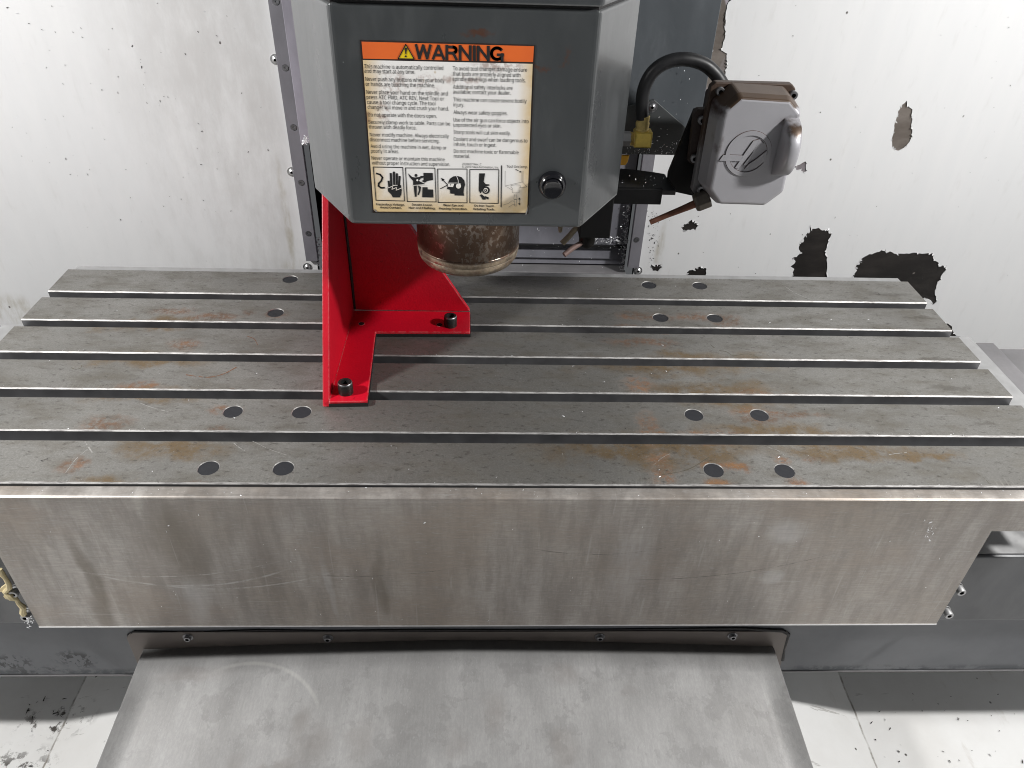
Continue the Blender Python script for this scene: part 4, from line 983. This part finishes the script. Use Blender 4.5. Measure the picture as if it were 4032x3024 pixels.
for q in bars:
    for a_, c_ in zip(q, q[1:] + q[:1]):
        p0_, p1_ = em(a_, .0011), em(c_, .0011); d_ = (p1_ - p0_).normalized(); n_ = Vector((-d_.z, 0, d_.x)) * .00055
        merge(b, [p0_ - n_, p1_ - n_, p1_ + n_, p0_ + n_], [(0, 1, 2, 3)])
fin(b, 'grime_line', 'grime', emb)
# copper nozzle and its nut
yn = .300
n0, n1 = onY(*ks(1960, 1010), yn), onY(*ks(1700, 1110), yn); ax = (n1 - n0)
b = BM(); lathe(b, n0, ax, [(0, 0), (.0108, 0), (.0112, .002), (.0112, ax.length * .82), (.0095, ax.length), (0, ax.length)], 6); fin(b, 'nozzle_nut', 'pale_copper' if 0 else 'nut_metal' if 'nut_metal' in M else 'rusty_flange', t, .0009)
b = BM(); tube(b, [onY(*ks(1740, 1105), yn), onY(*ks(1500, 1205), yn), onY(*ks(1200, 1325), yn), onY(*ks(925, 1442), yn)], [.0048, .0040, .0033, .0032], 16); fin(b, 'copper_tube', 'copper_brown', t, smooth=True)

# ------------------------------------------------------------------ hose with brass fittings
t = thing('air_hose', (.17, .37, .22), 'black rubber hose arching from a brass elbow to the silver coolant unit', 'hose')
hp = [(.1696, .37, .2480), (.1672, .37, .2636), (.1672, .37, .2841), (.1750, .37, .3020), (.1905, .37, .3130), (.2107, .37, .3163), (.2323, .37, .3115), (.2480, .368, .3010), (.2585, .362, .2880), (.263, .352, .2760)]
b = BM(); tube(b, spline(hp, 6), .0078, 18); fin(b, 'rubber_hose', 'black_rubber', t, smooth=True)
b = BM(); lathe(b, (.1706, .37, .233), (0, 0, 1), [(0, 0), (.0082, 0), (.0086, .003), (.0078, .004), (.0084, .010), (.0075, .012), (.0078, .018), (.0070, .019), (0, .019)], 24); fin(b, 'hose_ferrule', 'brass_dull', t, smooth=True)
b = BM(); box(b, .1618, .1832, .3610, .379, .2150, .2345); fin(b, 'brass_elbow', 'brass', t, .0018)
b = BM(); lathe(b, (.1625, .37, .2235), (-1, 0, 0), [(.0085, 0), (.0085, .0015), (.0075, .002), (.0085, .003), (.0075, .0038), (.0085, .005), (.0075, .0055), (0, .0055)], 20); fin(b, 'threaded_collar', 'brass_dull', t, smooth=True)
b = BM(); lathe(b, (.158, .37, .2235), (-1, 0, 0), [(0, 0), (.0092, 0), (.0092, .022), (0, .022)], 6); fin(b, 'steel_nipple', 'gutter_iron', t, .0006)

# ------------------------------------------------------------------ swarf
def flakes(name, label, items, mat):
    b = BM()
    for p, n, s in items:
        a, u, v = frame(n); th = random.uniform(0, 6.28); d = u * math.cos(th) + v * math.sin(th); e = a.cross(d)
        L, W = s * random.uniform(.6, 1.6), s * random.uniform(.2, .5); hgt = s * random.uniform(.1, .5)
        pts = [p - d * L - e * W + a * .0003, p - d * L * .2 - e * W * .8 + a * (hgt + .0003), p + d * L + a * hgt * .5 + e * W * .2, p - d * L * .1 + e * W + a * hgt * .7, p - d * L * .9 + e * W * .7 + a * .0003]
        merge(b, pts, [(0, 1, 3, 4), (1, 2, 3)])
    tag(fin(b, name, mat, fix=False), label, None, None, 'stuff')
U = random.uniform; it = []
km2 = km
for _ in range(170):
    f = abs(random.gauss(0, 1)); v_ = U(690, 1650); u_ = 1800 - (v_ - 690) * .085 - f * 45 - 30
    it.append((onY(*km(u_, v_), .606), (0, -1, .3), U(.0008, .0020)))
for _ in range(60): it.append((onY(*km(U(1250, 1750), U(1150, 1250)), .606), (0, -1, .3), U(.0008, .002)))
for _ in range(40): it.append((onY(*km(U(200, 1800), U(700, 1600)), .606), (0, -1, .3), U(.0006, .0014)))
for _ in range(110): it.append((onY(*kq(U(300, 780), 935 - abs(random.gauss(0, 70))), .4245), (0, -1, .2), U(.0005, .0012)))
for _ in range(22): it.append((onY(*kq(U(400, 850), U(300, 900)), .4245), (0, -1, .2), U(.0005, .0011)))
for _ in range(14): it.append((onY(*ks(U(420, 1200), U(620, 800)), .306), (0, -1, .3), U(.0004, .0010)))
for _ in range(60):
    x, k = U(-.58, .58), random.choice([0, 1, 1, 2, 2, 3, 4, 4, 5]); y = U(edges[2 * k] + .004, edges[2 * k + 1] - .002)
    if -.205 < x < -.03 and .11 < y < .33: continue
    it.append((Vector((x, y, .0002)), (0, 0, 1), U(.0006, .0015)))
for _ in range(60): it.append((Vector((U(-.5, .5), YG - .0002, U(-.2, -.012))), (0, -1, .2), U(.0004, .0011)))
cq_ = crop(3600, 2000, 432 / 1433)
for _ in range(22): it.append((onY(*cq_(random.gauss(190, 45), random.gauss(310, 80)), YG - .0002), (0, -1, .2), U(.0006, .0016)))
for _ in range(46):
    x, y = U(-.40, .32), U(-.13, .0); it.append((Vector((x, y, trayz(x, y) + .0002)), (0, 0, 1), U(.0005, .0014)))
for _ in range(110): it.append((Vector((U(-.58, .58), U(-.0135, -.002), -.0032)), (0, 0, 1), U(.0003, .0008)))
for _ in range(60): it.append((onY(*crop(1000, 500, .3617)(random.gauss(700, 12), U(1200, 1500)), .60), (0, -1, .3), U(.0008, .002)))
for _ in range(24): it.append((onY(*cl(random.gauss(545, 45), random.gauss(1400, 45)), -.014), (0, -1, .3), U(.0008, .002)))
for _ in range(20): it.append((onY(*crop(1000, 500, .3617)(random.gauss(568, 16), random.gauss(135, 25)), .41), (0, -1, .3), U(.001, .003)))
for _ in range(50): it.append((onY(U(0, 1050), U(0, 1000), YW - .0004), (0, -1, 0), U(.0005, .0012)))
for _ in range(110):
    x, y = U(-.42, .34), U(-.14, .0); it.append((Vector((x, y, trayz(x, y) + .0002)), (0, 0, 1), U(.0004, .0010)))
for _ in range(90): it.append((Vector((U(-.58, .58), edges[2 * random.randint(0, 5)] + U(.0, .004), .0003)), (0, 0, 1), U(.0003, .0008)))
flakes('metal_chips', 'bright loose metal chips scattered over the machine', it, 'flake')
it = []
for _ in range(60): it.append((Vector((U(-.75, -.52), U(-.06, .06), ZF + .001)), (0, 0, 1), U(.0008, .0035)))
for _ in range(50): it.append((Vector((U(.42, .75), U(-.09, .06), ZF + .001 if 1 else 0)), (0, 0, 1), U(.0006, .0025)))
for _ in range(16):
    x, y = U(-.40, .32), U(-.13, .0); it.append((Vector((x, y, trayz(x, y) + .0002)), (0, 0, 1), U(.0006, .0016)))
for _ in range(40):
    x, k = U(-.58, .58), random.choice([0, 1, 2, 3, 4, 5]); y = U(edges[2 * k] + .004, edges[2 * k + 1] - .002)
    if -.205 < x < -.03 and .11 < y < .33: continue
    it.append((Vector((x, y, .0002)), (0, 0, 1), U(.0005, .0013)))
for _ in range(85): it.append((onY(abs(random.gauss(500, 330)), U(0, 900), YW - .0004), (0, -1, 0), U(.0005, .0016)))
for _ in range(55): it.append((onY(U(2600, 4032), U(0, 1200), YW - .0004), (0, -1, 0), U(.0005, .0014)))
for _ in range(60): it.append((onY(random.gauss(2575, 14), U(830, 1060), YW - .0004), (0, -1, 0), U(.0006, .0016)))
flakes('grit', 'dark grit and chip crumbs lying on the floor, chute and table', it, 'dark_flake')
